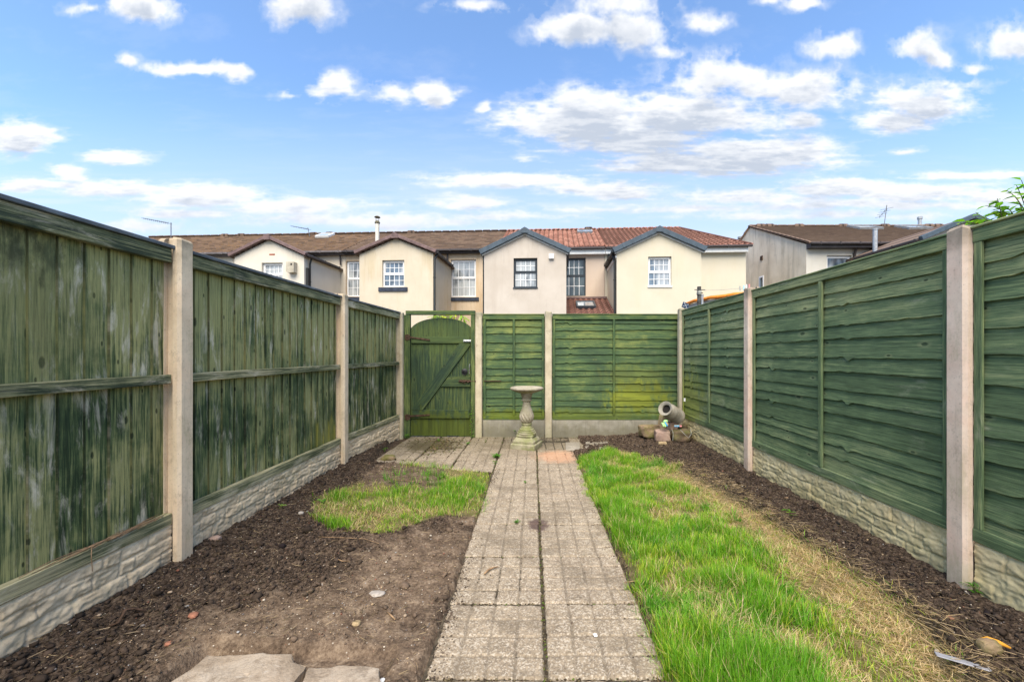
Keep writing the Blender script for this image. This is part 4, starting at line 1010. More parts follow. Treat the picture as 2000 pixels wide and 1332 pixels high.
# ================================================================== weathered block on the right
bx, by = 12.05, 17.8
r = thing('end_terrace_block', 'weathered pale building at the right with a long brown roof and a blank gable end', 'house', (bx, by, 0))
class F2(Frame):
    def __init__(s, root): s.r = root; s.u0 = 0
f = F2(r)
EB = 1.2 + 215 * 17.8 / F; RBv = 4.6; RB = 1.2 + 247.5 * 22.4 / F; LEN = 13.5
def B(px, py, v): Y = by + v; return ((px - CX) * Y / F - bx, CAMH + (CY - py) * Y / F)
w = (B(1615, 500, 0)[0], B(1664, 500, 0)[0], B(1640, 562, 0)[1], B(1640, 499, 0)[1])
mb = MB(); front_wall(mb, f, 0, LEN, -.1, EB - .02, 0, [w]); mb.build('front_wall', M['r_frontold'], r)
mb = MB(); quad(mb, f, (0, 0, -.1), (0, 0, EB - .05), (0, RBv, RB - .06), (0, 2 * RBv - 1, EB + .4), (0, 2 * RBv - 1, -.1)); quad(mb, f, (0, 2 * RBv - 1, -.1), (0, 2 * RBv - 1, EB + .4), (LEN, 2 * RBv - 1, EB + .4), (LEN, 2 * RBv - 1, -.1)); quad(mb, f, (LEN, 0, -.1), (LEN, 2 * RBv - 1, -.1), (LEN, 2 * RBv - 1, EB + .4), (LEN, RBv, RB - .06), (LEN, 0, EB))
mb.build('gable_end_wall', M['r_old'], r)
tiled('roof_front', f, r, M['t_old'], (-.08, -.3, EB - .06), (LEN, -.3, EB - .06), (-.08, RBv, RB), (LEN, RBv, RB), 'flat')
tiled('roof_back', f, r, M['t_old'], (-.08, 2 * RBv - .8, EB + .35), (LEN, 2 * RBv - .8, EB + .35), (-.08, RBv, RB), (LEN, RBv, RB), 'flat', course=.6)
mb = MB(); 
for i in range(26): a = -.08 + (LEN + .08) * i / 26; mb.beam((a, RBv, RB + .03), (a + (LEN + .08) / 26 - .012, RBv, RB + .03), .24, .09, bev=.03)
mb.build('ridge_tiles', M['t_old'], r)
mb = MB()
for i in range(15):
    t0 = i / 15; t1 = (i + 1) / 15; mb.beam((-.06, -.3 + (RBv + .3) * t0, EB - .05 + (RB - EB + .05) * t0), (-.06, -.3 + (RBv + .3) * t1 - .01, EB - .05 + (RB - EB + .05) * t1 + .01), .13, .09, bev=.02)
mb.build('verge', M['t_old'], r)
gutter(f, r, (-.05, -.36, EB - .10), (LEN, -.36, EB - .10), 'gutter', .065)
mb = MB(); mb.box(.0, LEN, -.3, -.003, EB - .27, EB - .05); mb.build('fascia', M['gutter'], r)
window(f, r, *w, 0, 'upvc', None, None, 'glass', fw=.10)
a = (B(1483, 539, 1.6)); 
mb = MB(); yv = by  # small side window in the gable end
vs0 = bx * F / (1492 - CX) - by; vs1 = bx * F / (1483 - CX) - by
zt_ = CAMH + (CY - 538) * (by + vs0) / F; zb_ = zt_ - .66
mb.box(-.03, .03, vs0, vs1, zb_, zt_, bev=.006); o = mb.build('side_window', M['upvc'], r)
mb = MB(); mb.box(-.036, -.031, vs0 + .07, vs1 - .07, zb_ + .08, zt_ - .08); mb.build('pane', M['glass_dark'], o)
v_ = bx * F / (1488 - CX) - by; z_ = CAMH + (CY - 504) * (by + v_) / F; mb = MB(); mb.box(-.05, -.002, v_ - .09, v_ + .09, z_ - .12, z_ + .1); mb.build('wall_vent', M['rust'], r)
for px in (1484, 1501, 1559, 1645, 1726, 1812, 1830): ridge_vent(f, r, B(px, 441, RBv)[0], RBv, RB + .02, M['t_old'], .5)
rooflight(f, r, B(1686, 446, 3.9)[0], .84, (-.3, EB), (RBv, RB), 1.25, 1.0, 'lead'); rooflight(f, r, B(1780, 445, 3.9)[0], .84, (-.3, EB), (RBv, RB), 1.25, 1.0, 'lead')
x, z = B(1796.5, 439, RBv); mb = MB(); _, zt_ = B(1796.5, 424, RBv); mb.tube([(x, RBv, z - .1), (x, RBv, zt_ - .12)], .09, 12); mb.tube([(x, RBv, zt_ - .12), (x, RBv, zt_)], .12, 12); mb.build('roof_pipe', M['steel'], r)
x, z = B(1446, 470, 6.5); mb = MB(); mb.tube([(x, 6.5, 5.0), (x, 6.5, z + .1)], .09, 12); mb.tube([(x, 6.5, z + .1), (x, 6.5, z + .22)], .15, 12); mb.build('roof_pipe', M['lead'], r)
pipe(f, r, [(B(1670.5, 478, -.1)[0], -.2, EB - .15), (B(1670.5, 478, -.1)[0], -.06, EB - .5), (B(1670.5, 478, -.1)[0], -.06, EB - .95)], 'gutter', .05)
# its projecting wing, mostly hidden by the fence
xw = 1.95; vw = -3.2; ez = 1.2 + 225 * (by + vw) / F
mb = MB(); 
quad(mb, f, (xw, vw, -.1), (xw, 0, -.1), (xw, 0, ez - .1), (xw, vw, ez - .1)); quad(mb, f, (xw, vw, -.1), (xw, vw, ez - .1), (xw + 1.75, vw, ez + .62), (xw + 3.5, vw, ez - .1), (xw + 3.5, vw, -.1)); quad(mb, f, (xw + 3.5, vw, -.1), (xw + 3.5, 0, -.1), (xw + 3.5, 0, ez - .1), (xw + 3.5, vw, ez - .1))
mb.build('wing_wall', M['r_frontold'], r)
mb = MB()
for sx, ue in ((1, xw - .12), (-1, xw + 3.62)):
    q = [(ue, vw - .12, ez - .03), (xw + 1.75, vw - .12, ez + .76), (xw + 1.75, 2.0, ez + .76), (ue, 2.0, ez - .03)]
    mb.add(q + [(a, b, c - .09) for a, b, c in q], [(0, 1, 2, 3), (4, 7, 6, 5), (0, 4, 5, 1), (1, 5, 6, 2), (2, 6, 7, 3), (3, 7, 4, 0)])
mb.build('wing_roof', M['t_old'], r)
mb = MB(); mb.beam((xw - .14, vw - .16, ez - .06), (xw + 1.75, vw - .16, ez + .74), .14, .16, bev=.01); mb.beam((xw + 3.62, vw - .16, ez - .06), (xw + 1.75, vw - .16, ez + .74), .14, .16, bev=.01); mb.build('wing_verge', M['t_slate'], r)
gutter(f, r, (xw - .17, vw - .1, ez - .10), (xw - .17, -.4, ez - .10), 'gutter', .065)
mb = MB(); x, z = B(1709, 492, -1.3); _, zt_ = B(1709, 447, -1.3); mb.tube([(x, -1.3, z - .3), (x, -1.3, zt_)], .085, 12); mb.tube([(x, -1.3, zt_ - .05), (x, -1.3, zt_ + .0)], .10, 12); mb.build('flue_pipe', M['steel'], r)

# ================================================================== aerials
def aerial(name, label, base, tip, boom0, boom1, n, el, grid=False):
    t = thing(name, label, 'aerial', tuple(base), 0, 'television aerials')
    b = Vector(base); mb = MB(); mb.tube([(0, 0, 0), tuple(Vector(tip) - b)], .018, 6); mb.build('mast', M['aerial'], t)
    a = Vector(boom0) - b; c = Vector(boom1) - b; mb = MB(); mb.tube([a, c], .012, 6); mb.build('boom', M['aerial'], t)
    mb = MB(); d = (c - a).normalized(); s = d.cross(Vector((0, 0, 1))).normalized(); u = s.cross(d)
    for i in range(n):
        p = a + (c - a) * (i / (n - 1)); e = el * (1 - .45 * i / n)
        mb.tube([p - s * e, p + s * e], .008, 5)
        mb.tube([p - u * e * .35, p + u * e * .35], .008, 5)
    mb.build('elements', M['aerial'], t); return t
def W3(px, py, Y): x, z = atY(px, py, Y); return (x, Y, z)
aerial('television_aerial', 'long thin television aerial rising behind the top of the nearest left post', W3(334, 470, 19), W3(334, 435, 19), W3(328, 436, 18.8), W3(281, 427, 19.6), 13, .16)
aerial('television_aerial', 'television aerial on the mossy roof near its white rooflight', W3(605, 462, 22.2), W3(601, 445, 22.2), W3(602, 448, 22), W3(570, 442, 22.8), 11, .16)
aerial('television_aerial', 'tall television aerial standing on the roof of the block at the right', W3(1727, 440, 22.2), W3(1732, 401, 22.2), W3(1732, 408, 22.2), W3(1718, 424, 21.2), 4, .28)
aerial('television_aerial', 'small dark television aerial low behind the far-left mossy roof', W3(429, 470, 24), W3(429, 458, 24), W3(436, 461, 24), W3(412, 464, 24.6), 8, .2)
# ================================================================== ground
YR = [1.045 + .45 * k for k in range(12)]           # slab joints along the path
JX = .050                                            # centre joint
GR = gpoly([(1126, 903), (1144, 960), (1194, 1050), (1236, 1150), (1272, 1250), (1306, 1345), (1350, 1500), (1960, 1500), (1885, 1345), (1800, 1230), (1720, 1162), (1640, 1112), (1560, 1062), (1480, 1008), (1400, 962), (1330, 922), (1262, 895), (1190, 883)])
GL = gpoly([(612, 1012), (622, 985), (680, 962), (735, 938), (785, 912), (830, 904), (880, 908), (955, 928), (964, 945), (948, 990), (938, 1014), (880, 1012), (845, 1018), (800, 1036), (740, 1055), (680, 1050), (622, 1036)])
HOLE = gpoly([(700, 946), (735, 922), (770, 914), (800, 920), (835, 914), (872, 922), (870, 950), (838, 968), (812, 955), (775, 966), (745, 955), (718, 962)])
PATIO = [(-1.80, 4.30), (-1.30, 4.22), (-.9, 4.16), (-.4, 4.1), (-.3, 6.2), (-1.95, 6.2)]
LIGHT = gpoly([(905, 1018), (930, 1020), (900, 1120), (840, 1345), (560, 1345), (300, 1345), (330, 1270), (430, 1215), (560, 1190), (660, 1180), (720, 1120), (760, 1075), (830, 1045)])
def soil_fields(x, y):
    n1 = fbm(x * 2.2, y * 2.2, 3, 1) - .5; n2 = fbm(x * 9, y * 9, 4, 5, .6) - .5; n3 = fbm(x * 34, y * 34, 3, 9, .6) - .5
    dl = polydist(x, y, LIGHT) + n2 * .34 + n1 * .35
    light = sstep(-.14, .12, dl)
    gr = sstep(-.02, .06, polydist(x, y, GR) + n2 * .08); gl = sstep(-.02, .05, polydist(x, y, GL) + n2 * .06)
    rough = 1 - .93 * light; rough *= 1 - .8 * np.maximum(gr, gl)
    left = sstep(-.5, -1.75, x); right = sstep(1.15, 1.75, x) * (1 - gr)
    ridge = np.abs(fbm(x * 7, y * 7, 3, 33) - .5) * 2
    h = .012 + n1 * .02 + left * .050 + right * .062 + rough * (n2 * .050 + n3 * .024 + (.5 - ridge) * .022)
    h = h + n3 * (.005 + .008 * light) + n2 * .010 * light + gr * .006
    # keep the paving clear
    ex = fbm(x * 11, y * 11, 3, 40) - .44
    pw = sstep(.035, .0, np.maximum(np.abs(x - .0475) - .445 + ex * .05, 0)) * (y < 5.85)
    pt = sstep(-.04, .03, polydist(x, y, PATIO) + ex * .10)
    pr = sstep(.03, 0, np.maximum(np.maximum(.45 - x, x - .66 + ex * .1), np.maximum(5.02 - y, 0)))
    k = np.maximum(np.maximum(pw, pt), pr)
    fl_ = sstep(1.66, 1.60, y) * sstep(-1.35, -1.28, x) * sstep(-.52, -.57, x); k = np.maximum(k, fl_ * .9)
    h = h * (1 - k) + (-.02) * k
    lt = light + .35 * gr + .3 * gl
    hole = sstep(-.02, .05, polydist(x, y, HOLE)); lt = np.maximum(lt, hole * .8)
    lt = lt - .25 * right
    return h, np.clip(lt, 0, 1.2), light, rough, k
def H(x, y): return float(soil_fields(np.array([x]), np.array([y]))[0][0])
nx = 470; xs = np.linspace(-2.04, 2.2, nx)
ys = [.75]
while ys[-1] < 5.95: ys.append(ys[-1] + .0048 + .0020 * ys[-1])
ys = np.array(ys); ny = len(ys)
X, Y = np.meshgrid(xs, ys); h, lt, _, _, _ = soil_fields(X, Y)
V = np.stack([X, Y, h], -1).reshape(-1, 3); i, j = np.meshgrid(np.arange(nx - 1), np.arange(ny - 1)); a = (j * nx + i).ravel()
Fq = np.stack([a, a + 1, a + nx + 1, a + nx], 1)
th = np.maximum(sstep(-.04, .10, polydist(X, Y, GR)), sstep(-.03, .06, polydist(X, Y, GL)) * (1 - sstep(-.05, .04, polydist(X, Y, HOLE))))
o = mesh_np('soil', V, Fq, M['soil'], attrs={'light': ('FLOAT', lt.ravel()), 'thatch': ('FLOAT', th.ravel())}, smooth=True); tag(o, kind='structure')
g = MB(); S = 400
g.add([(-S, -S, -.12), (S, -S, -.12), (S, S, -.12), (-S, S, -.12)], [(0, 1, 2, 3)]); tag(g.build('ground', M['far_ground']), kind='structure')

# ------------------------------------------------------------------ paving
def slab(mb, x0, y0, s, rs, z=0.0, skew=0.0, nb=4, g=.014):
    bid = rs.random() * 50; cx, cy = x0 + s / 2, y0 + s / 2
    Mx = Matrix.Translation((cx, cy, 0)) @ Matrix.Rotation(skew, 4, 'Z') @ Matrix.Rotation(rs.uniform(-.006, .006), 4, 'X') @ Matrix.Rotation(rs.uniform(-.006, .006), 4, 'Y')
    gap = .004; hs = s / 2 - gap / 2
    n = 92; u = np.linspace(-hs, hs, n); U, Vv = np.meshgrid(u, u)
    sd = rs.randint(0, 9999); off = rs.random() * 50
    nz = fbm((U + off) * 55, (Vv + off) * 55, 3, 3, .6); lo = fbm((U + off) * 12, (Vv - off) * 12, 3, 8)
    wob = (fbm((U + off) * 16, (Vv + off) * 16, 2, 12) - .5) * .010
    edges = np.linspace(-hs, hs, nb + 1)
    D = np.full(U.shape, 1.0)
    for e in edges[1:-1]:
        # a groove fades out where the blocks have worn together
        f1 = .7 + .3 * sstep(.30, .52, fbm((Vv + off) * 7, U * 0 + e * 90, 2, 21 + sd % 50)); f2 = .7 + .3 * sstep(.30, .52, fbm((U + off) * 7, U * 0 + e * 70, 2, 71 + sd % 50))
        D = np.minimum(D, 1 - f1 * (1 - sstep(g * .15, g * .7, np.abs(U - e + wob)))); D = np.minimum(D, 1 - f2 * (1 - sstep(g * .15, g * .7, np.abs(Vv - e + wob))))
    ed = np.minimum(np.minimum(U + hs, hs - U), np.minimum(Vv + hs, hs - Vv)); ed = ed + (fbm((U + off) * 30, (Vv + off) * 30, 2, 31) - .5) * .012
    Z = z + (D - 1) * .0075 + (nz - .5) * .0042 + (lo - .5) * .004 - (1 - sstep(0, .009, ed)) * .012
    P = np.stack([U, Vv, Z], -1).reshape(-1, 3)
    R3 = np.array(Mx.to_3x3()); P = P @ R3.T + np.array([cx, cy, 0])
    i, j = np.meshgrid(np.arange(n - 1), np.arange(n - 1)); a = (j * n + i).ravel(); Fq = np.stack([a, a + 1, a + n + 1, a + n], 1)
    bi = []
    b0 = len(P); rim = [0, n - 1, n * n - 1, n * (n - 1)]
    low = P[rim] - np.array([0, 0, .045]); P = np.vstack([P, low])
    # side skirts
    sk = []
    def strip(ids, l0, l1):
        for k in range(len(ids) - 1):
            t = k / (len(ids) - 1)
        return [(ids[0], b0 + l0, b0 + l1, ids[-1])]
    e1 = list(range(0, n)); e2 = [n - 1 + n * k for k in range(n)]; e3 = [n * n - 1 - k for k in range(n)]; e4 = [n * (n - 1) - n * k for k in range(n)]
    for ids, l0, l1 in ((e1, 0, 1), (e2, 1, 2), (e3, 2, 3), (e4, 3, 0)): sk += strip(ids, l0, l1)
    return P, np.vstack([Fq, np.array(sk)]), np.concatenate([np.concatenate([np.maximum(1 - D, (1 - sstep(0, .008, ed)) * .9).ravel(), np.ones(4)])[:, None], np.zeros((len(P), 1)), np.full((len(P), 1), bid)], 1)
def slabs(name, spec, mat):
    Vs = []; Fs = []; Ws = []; b = 0; rs = random.Random(99)
    for (x0, y0, s, z, sk, nb) in spec:
        P, Fq, Wc = slab(None, x0, y0, s, rs, z, sk, nb); Vs.append(P); Fs.append(Fq + b); Ws.append(Wc); b += len(P)
    o = mesh_np(name, np.vstack(Vs), np.vstack(Fs), mat, attrs={'wc': ('FLOAT_VECTOR', np.vstack(Ws))}, smooth=False); return o
rs = random.Random(3); spec = []
for k in range(len(YR)):
    y0 = YR[k]; s = .45
    if y0 + s > 5.86: continue
    spec.append((JX - .004 - s + rs.uniform(-.003, .004), y0, s, rs.uniform(-.004, .003), rs.uniform(-.006, .006), 4))
    if y0 < 5.0: spec.append((JX + .006 + rs.uniform(-.004, .004) - .003, y0 + rs.uniform(-.006, .006), s, rs.uniform(-.005, .003), rs.uniform(-.008, .008), 4))
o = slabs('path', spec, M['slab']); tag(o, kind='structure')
spec = []
for c in range(1, 4):
    for k in range(7, 11):
        if YR[k] + .45 > 5.85: continue
        spec.append((JX - .006 - .45 * (c + 1) - .006 * c + rs.uniform(-.008, .008), YR[k] + (-.1 + .02 * c) + rs.uniform(-.008, .008), .45, rs.uniform(-.006, .002), rs.uniform(-.012, .012), 4))
    spec.append((JX - .006 - .45 * (c + 1) - .006 * c, YR[10] - .09 + .02 * c, .45, -.007, 0, 4))
spec.append((JX - .456, 5.53, .45, -.006, 0, 4))
for c in range(2): spec.append((JX + .006 + .45 * c, 5.02 + .03 * c, .45, -.008, .02, 4)); spec.append((JX + .006 + .45 * c, 5.49, .45, -.010, .0, 4))
o = slabs('patio', spec, M['slab']); tag(o, kind='structure')
g = MB(); g.box(-.41, .51, 1.0, 5.9, -.06, -.0105); g.box(-1.95, -.411, 4.25, 5.9, -.06, -.0235); g.box(.511, 1.0, 5.0, 5.9, -.06, -.026); tag(g.build('paving_bed', M['joint']), kind='structure')
for (px0, px1, lab) in ((1104, 1133, 'small pale concrete slab beside the bird bath path end'), (1143, 1189, 'larger pale concrete slab at the edge of the soil near the back fence')):
    q = [gp(px0, 879), gp(px1, 879), gp(px1 - 2, 864.5), gp(px0 + 1, 864.5)]; mb = MB(); mb.zprism([(a + random.uniform(-.008, .008), b) for a, b in q], -.05, .017 if px0 > 1140 else .008, bev=.006)
    tag(mb.build('paving_slab', M['pale_slab']), lab, 'paving slab')

def ragged(poly, step=.03, amp=.012, seed=0):
    out = []; n = len(poly)
    for i in range(n):
        a = np.array(poly[i]); b = np.array(poly[(i + 1) % n]); L = np.linalg.norm(b - a); m = max(1, int(L / step)); nr = np.array([b[1] - a[1], a[0] - b[0]]) / (L + 1e-9)
        for k in range(m):
            p = a + (b - a) * k / m; o = (float(fbm(np.array(p[0] * 14), np.array(p[1] * 14), 3, seed)) - .5) * amp * 2.2; out.append(tuple(p + nr * o))
    return out
def flag(name, pts, z1, lab, seed, mat=M['sandstone']):
    c = np.mean(pts, axis=0); pl = ragged([tuple(p) for p in pts], .02, .012, seed)
    rings = [(1.0, -.04), (1.0, z1 - .008), (.985, z1 - .002)] + [(s, z1) for s in np.linspace(.94, .06, 22)]
    vs = []; n = len(pl)
    for s, z in rings:
        for p in pl:
            q = c + (np.array(p) - c) * s; dz = 0 if z < z1 - .005 else (float(fbm(np.array(q[0] * 5), np.array(q[1] * 5), 4, seed + 3)) - .5) * .03
            vs.append((q[0], q[1], z + dz))
    vs.append((c[0], c[1], z1)); fs = []
    for r_ in range(len(rings) - 1):
        for k in range(n): fs.append((r_ * n + k, r_ * n + (k + 1) % n, (r_ + 1) * n + (k + 1) % n, (r_ + 1) * n + k))
    L = (len(rings) - 1) * n
    for k in range(n): fs.append((L + k, L + (k + 1) % n, len(vs) - 1))
    mb = MB(); mb.add(vs, fs); o = mb.build(name, mat); auto_smooth(o, 45); return tag(o, lab, 'flagstone')
flag('flagstone', gpoly([(405, 1277), (480, 1280), (568, 1279), (574, 1292), (597, 1299), (585, 1318), (560, 1350), (540, 1420), (260, 1420), (320, 1345), (368, 1306)], .03), .035, 'large buff sandstone flagstone lying in the soil at the bottom left', 4)
flag('flagstone', gpoly([(602, 1303), (632, 1299), (646, 1303), (706, 1302), (742, 1308), (748, 1350), (740, 1420), (560, 1420), (586, 1340)], .03), .035, 'smaller broken sandstone flagstone with a chipped corner, beside the large one', 9)

# ------------------------------------------------------------------ scattered things
def ico(sub=1):
    import bmesh
    bm = bmesh.new(); bmesh.ops.create_icosphere(bm, subdivisions=sub, radius=1); bm.verts.ensure_lookup_table()
    V = np.array([v.co[:] for v in bm.verts]); Fq = np.array([[v.index for v in f.verts] for f in bm.faces]); bm.free(); return V, Fq
def rotmats(n, rs):
    q = rs.normal(size=(n, 4)); q /= np.linalg.norm(q, axis=1)[:, None]; w, x, y, z = q.T
    return np.stack([1 - 2 * (y * y + z * z), 2 * (x * y - z * w), 2 * (x * z + y * w), 2 * (x * y + z * w), 1 - 2 * (x * x + z * z), 2 * (y * z - x * w), 2 * (x * z - y * w), 2 * (y * z + x * w), 1 - 2 * (x * x + y * y)], -1).reshape(n, 3, 3)
def scatter_blobs(name, pts, sizes, cols, sub=1, squash=.7, jag=.35, mat=None, sink=.3, seed=0):
    V0, F0 = ico(sub); n = len(pts); rs = np.random.RandomState(seed); Rm = rotmats(n, rs)
    jit = 1 + (rs.rand(n, len(V0), 1) - .5) * 2 * jag
    V = V0[None] * jit * (rs.rand(n, 1, 3) * .5 + .75); V = np.einsum('nij,nkj->nki', Rm, V); V[:, :, 2] *= squash
    V = V * sizes[:, None, None] + pts[:, None, :]; V[:, :, 2] += sizes[:, None] * (squash - sink)
    Fq = (F0[None] + (np.arange(n) * len(V0))[:, None, None]).reshape(-1, 3)
    C4 = np.concatenate([np.repeat(cols[:, None, :], len(V0), 1), np.ones((n, len(V0), 1))], -1)
    o = mesh_np(name, V.reshape(-1, 3), Fq, mat, attrs={'col': ('FLOAT_COLOR', C4.reshape(-1, 4))}); return o
def sample(n, x0=-1.95, x1=2.04, y0=.95, y1=5.75, power=1.7, rs=RNG):
    x = rs.uniform(x0, x1, n); y = y0 + (y1 - y0) * rs.rand(n) ** power; return x, y
x, y = sample(130000); h, lt, light, rough, k = soil_fields(x, y)
ing = np.maximum(sstep(-.02, .05, polydist(x, y, GR)), sstep(-.02, .05, polydist(x, y, GL)))
keep = (RNG.rand(len(x)) < (rough ** 1.5) * (1 - k) ** 4 * (1 - ing) * .60 + .14 * (1 - k) ** 4 * light)
x, y, h, lt = x[keep], y[keep], h[keep], lt[keep]; n = len(x)
sz = np.clip(np.exp(RNG.normal(-5.55, .55, n)), .0016, .017) * np.where(light[keep] > .5, .72, 1)
big = (RNG.rand(n) < .0025) & (y > 1.7); sz[big] = RNG.uniform(.012, .024, big.sum())
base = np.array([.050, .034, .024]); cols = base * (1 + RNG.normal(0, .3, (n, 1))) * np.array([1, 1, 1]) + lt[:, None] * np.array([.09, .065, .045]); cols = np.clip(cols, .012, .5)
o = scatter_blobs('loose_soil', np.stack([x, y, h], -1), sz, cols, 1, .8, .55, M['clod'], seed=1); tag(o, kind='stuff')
# crumbs of soil kicked over the edges of the paving
rs_ = np.random.RandomState(3); n = 5200; y = .95 + 4.7 * rs_.rand(n) ** 1.4; sd_ = rs_.rand(n) < .5; off = np.abs(rs_.normal(0, .035, n)); x = np.where(sd_, -.40 + off, .49 - off * .7)
x2 = rs_.uniform(-.42, .52, 1600); y2 = .95 + 4.8 * rs_.rand(1600); kk = fbm(x2 * 3, y2 * 3, 3, 19) > .52; x = np.concatenate([x, x2[kk]]); y = np.concatenate([y, y2[kk]]); n = len(x)
cols = np.array([.075, .055, .04]) * rs_.uniform(.4, 1.9, (n, 1)); o = scatter_blobs('soil_crumbs', np.stack([x, y, np.full(n, -.003)], -1), np.clip(np.exp(rs_.normal(-6.2, .5, n)), .0009, .006), cols, 1, .7, .5, M['clod'], seed=31); tag(o, kind='stuff')
# pebbles, brick crumbs and chips
x, y = sample(42000); h, lt, light, rough, k = soil_fields(x, y); ing = np.maximum(sstep(-.02, .05, polydist(x, y, GR)), sstep(-.02, .05, polydist(x, y, GL)))
keep = RNG.rand(len(x)) < (.18 + .1 * light) * (1 - k) ** 4 * (1 - .8 * ing); x, y, h = x[keep], y[keep], h[keep]; n = len(x)
sz = np.clip(np.exp(RNG.normal(-6.1, .5, n)), .0012, .010)
pal = np.array([(.50, .43, .34), (.36, .27, .19), (.24, .10, .065), (.34, .33, .32), (.55, .47, .37), (.16, .14, .13), (.42, .30, .18)]); cols = pal[RNG.choice(len(pal), n, p=[.12, .33, .10, .07, .07, .16, .15])] * RNG.uniform(.8, 1.15, (n, 1))
o = scatter_blobs('gravel', np.stack([x, y, h + sz * .4], -1), sz, cols, 1, .6, .25, M['clod'], seed=2); tag(o, kind='stuff')

def strips(name, P0, D, L, wd, cols, bend, mat, droop=0.0, nseg=3, vert=True, seed=0):
    """tapered curved blades: root P0, initial direction D, bending direction bend"""
    n = len(P0); ts = np.linspace(0, 1, nseg + 1)
    side = np.cross(D, bend); sl = np.linalg.norm(side, axis=1, keepdims=True); side = side / (sl + 1e-6)
    V = []; 
    for t in ts:
        c = P0 + D * (L * t)[:, None] + bend * (L * t * t)[:, None]
        if droop: c[:, 2] -= droop * L * t ** 3
        w = wd * (1 - t ** 1.6 * .93) / 2
        V.append(c - side * w[:, None]); V.append(c + side * w[:, None])
    V = np.stack(V, 1)                        # n, 2(nseg+1), 3
    q = np.array([[2 * i, 2 * i + 1, 2 * i + 3, 2 * i + 2] for i in range(nseg)])
    Fq = (q[None] + (np.arange(n) * 2 * (nseg + 1))[:, None, None]).reshape(-1, 4)
    tt = np.repeat(ts, 2)[None, :, None]
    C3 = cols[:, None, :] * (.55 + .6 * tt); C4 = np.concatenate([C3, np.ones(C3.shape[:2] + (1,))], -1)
    return mesh_np(name, V.reshape(-1, 3), Fq, mat, attrs={'col': ('FLOAT_COLOR', C4.reshape(-1, 4))}, smooth=True)
def grass(name, poly, n, seed, hole=None, lush=None, dry=None, hmul=1.0):
    rs = np.random.RandomState(seed); x0, y0 = poly.min(0); x1, y1 = poly.max(0); y0 = max(y0, .95)
    x = rs.uniform(x0 - .06, x1 + .06, n); y = y0 + (y1 + .05 - y0) * rs.rand(n) ** 1.45
    en = fbm(x * 9, y * 9, 3, seed + 2) - .5
    d = polydist(x, y, poly) + en * .14
    dens = sstep(-.03, .05, d)
    patch = fbm(x * 3.1, y * 3.1, 3, seed + 7); fine = fbm(x * 11, y * 11, 3, seed + 8)
    dens = dens * (.18 + .82 * sstep(.34, .56, fine * .6 + patch * .4))
    if hole is not None: dens = dens * (1 - .93 * sstep(-.05, .04, polydist(x, y, hole) + en * .1))
    dr = np.maximum(dry(x, y) if dry else 0, .75 * sstep(.57, .68, fbm(x * 3.7, y * 3.7, 3, seed + 31))); lu = lush(x, y) if lush else np.zeros(n)
    dens = dens * (1 - .45 * dr)
    keep = rs.rand(n) < dens; x, y, patch, fine, dr, lu = [a[keep] for a in (x, y, patch, fine, dr, lu)]; n = len(x)
    h = soil_fields(x, y)[0]
    vig = np.clip(sstep(.34, .64, patch) * .55 + sstep(.4, .7, fine) * .35 + lu * .55, 0, 1.2) * (1 - .65 * dr)
    L = (.022 + .058 * vig + .018 * lu) * rs.uniform(.5, 1.5, n) * hmul
    az = rs.uniform(0, 2 * np.pi, n); lean = rs.uniform(.05, .65, n) + .5 * dr
    D = np.stack([np.cos(az) * lean * .5, np.sin(az) * lean * .5, np.ones(n) * (1 - .35 * dr)], -1); D /= np.linalg.norm(D, axis=1)[:, None]
    B_ = np.stack([np.cos(az + rs.normal(0, .5, n)), np.sin(az + rs.normal(0, .5, n)), -rs.uniform(.1, .8, n)], -1) * (lean * .75)[:, None]
    wd = rs.uniform(.0018, .0036, n) * (1 + .25 * vig)
    g0 = np.array([.085, .25, .014]); g1 = np.array([.26, .48, .024]); ye = np.array([.50, .56, .06]); br = np.array([.44, .30, .15]); st = np.array([.74, .56, .33])
    t = np.clip(rs.rand(n) * .7 + (1 - vig) * .45, 0, 1)[:, None]; c = g0 * (1 - t) + g1 * t
    m = (rs.rand(n) < np.clip(.24 - .2 * vig + .15 * sstep(.5, .3, patch), 0, 1))[:, None]; c = np.where(m, ye, c)
    m = (rs.rand(n) < .07 + .10 * (1 - vig).clip(0, 1) + .70 * dr)[:, None]; c = np.where(m, np.where(rs.rand(n, 1) < .5, br, st), c)
    c = c * rs.uniform(.75, 1.2, (n, 1))
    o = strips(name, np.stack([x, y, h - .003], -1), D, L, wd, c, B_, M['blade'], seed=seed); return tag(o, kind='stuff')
def lushR(x, y): return np.clip(np.exp(-(((x - .82) / .35) ** 2 + ((y - 1.55) / .55) ** 2)) * 1.3 + np.exp(-(((x - .62) / .28) ** 2 + ((y - 2.9) / .5) ** 2)) * .7, 0, 1.2)
def dryR(x, y):
    e = np.interp(y, [.9, 1.5, 2.0, 2.5, 3.2, 4.0, 4.8], [1.34, 1.42, 1.52, 1.56, 1.50, 1.38, 1.2])
    return sstep(-.30, .0, x - e + (fbm(x * 4, y * 4, 3, 66) - .5) * .35) * sstep(4.6, 3.6, y)
grass('grass', GR, 260000, 50, lush=lushR, dry=dryR)
grass('grass', GL, 48000, 51, hole=HOLE, dry=lambda x, y: .30 * sstep(.45, .6, fbm(x * 5, y * 5, 2, 12)), hmul=.85)
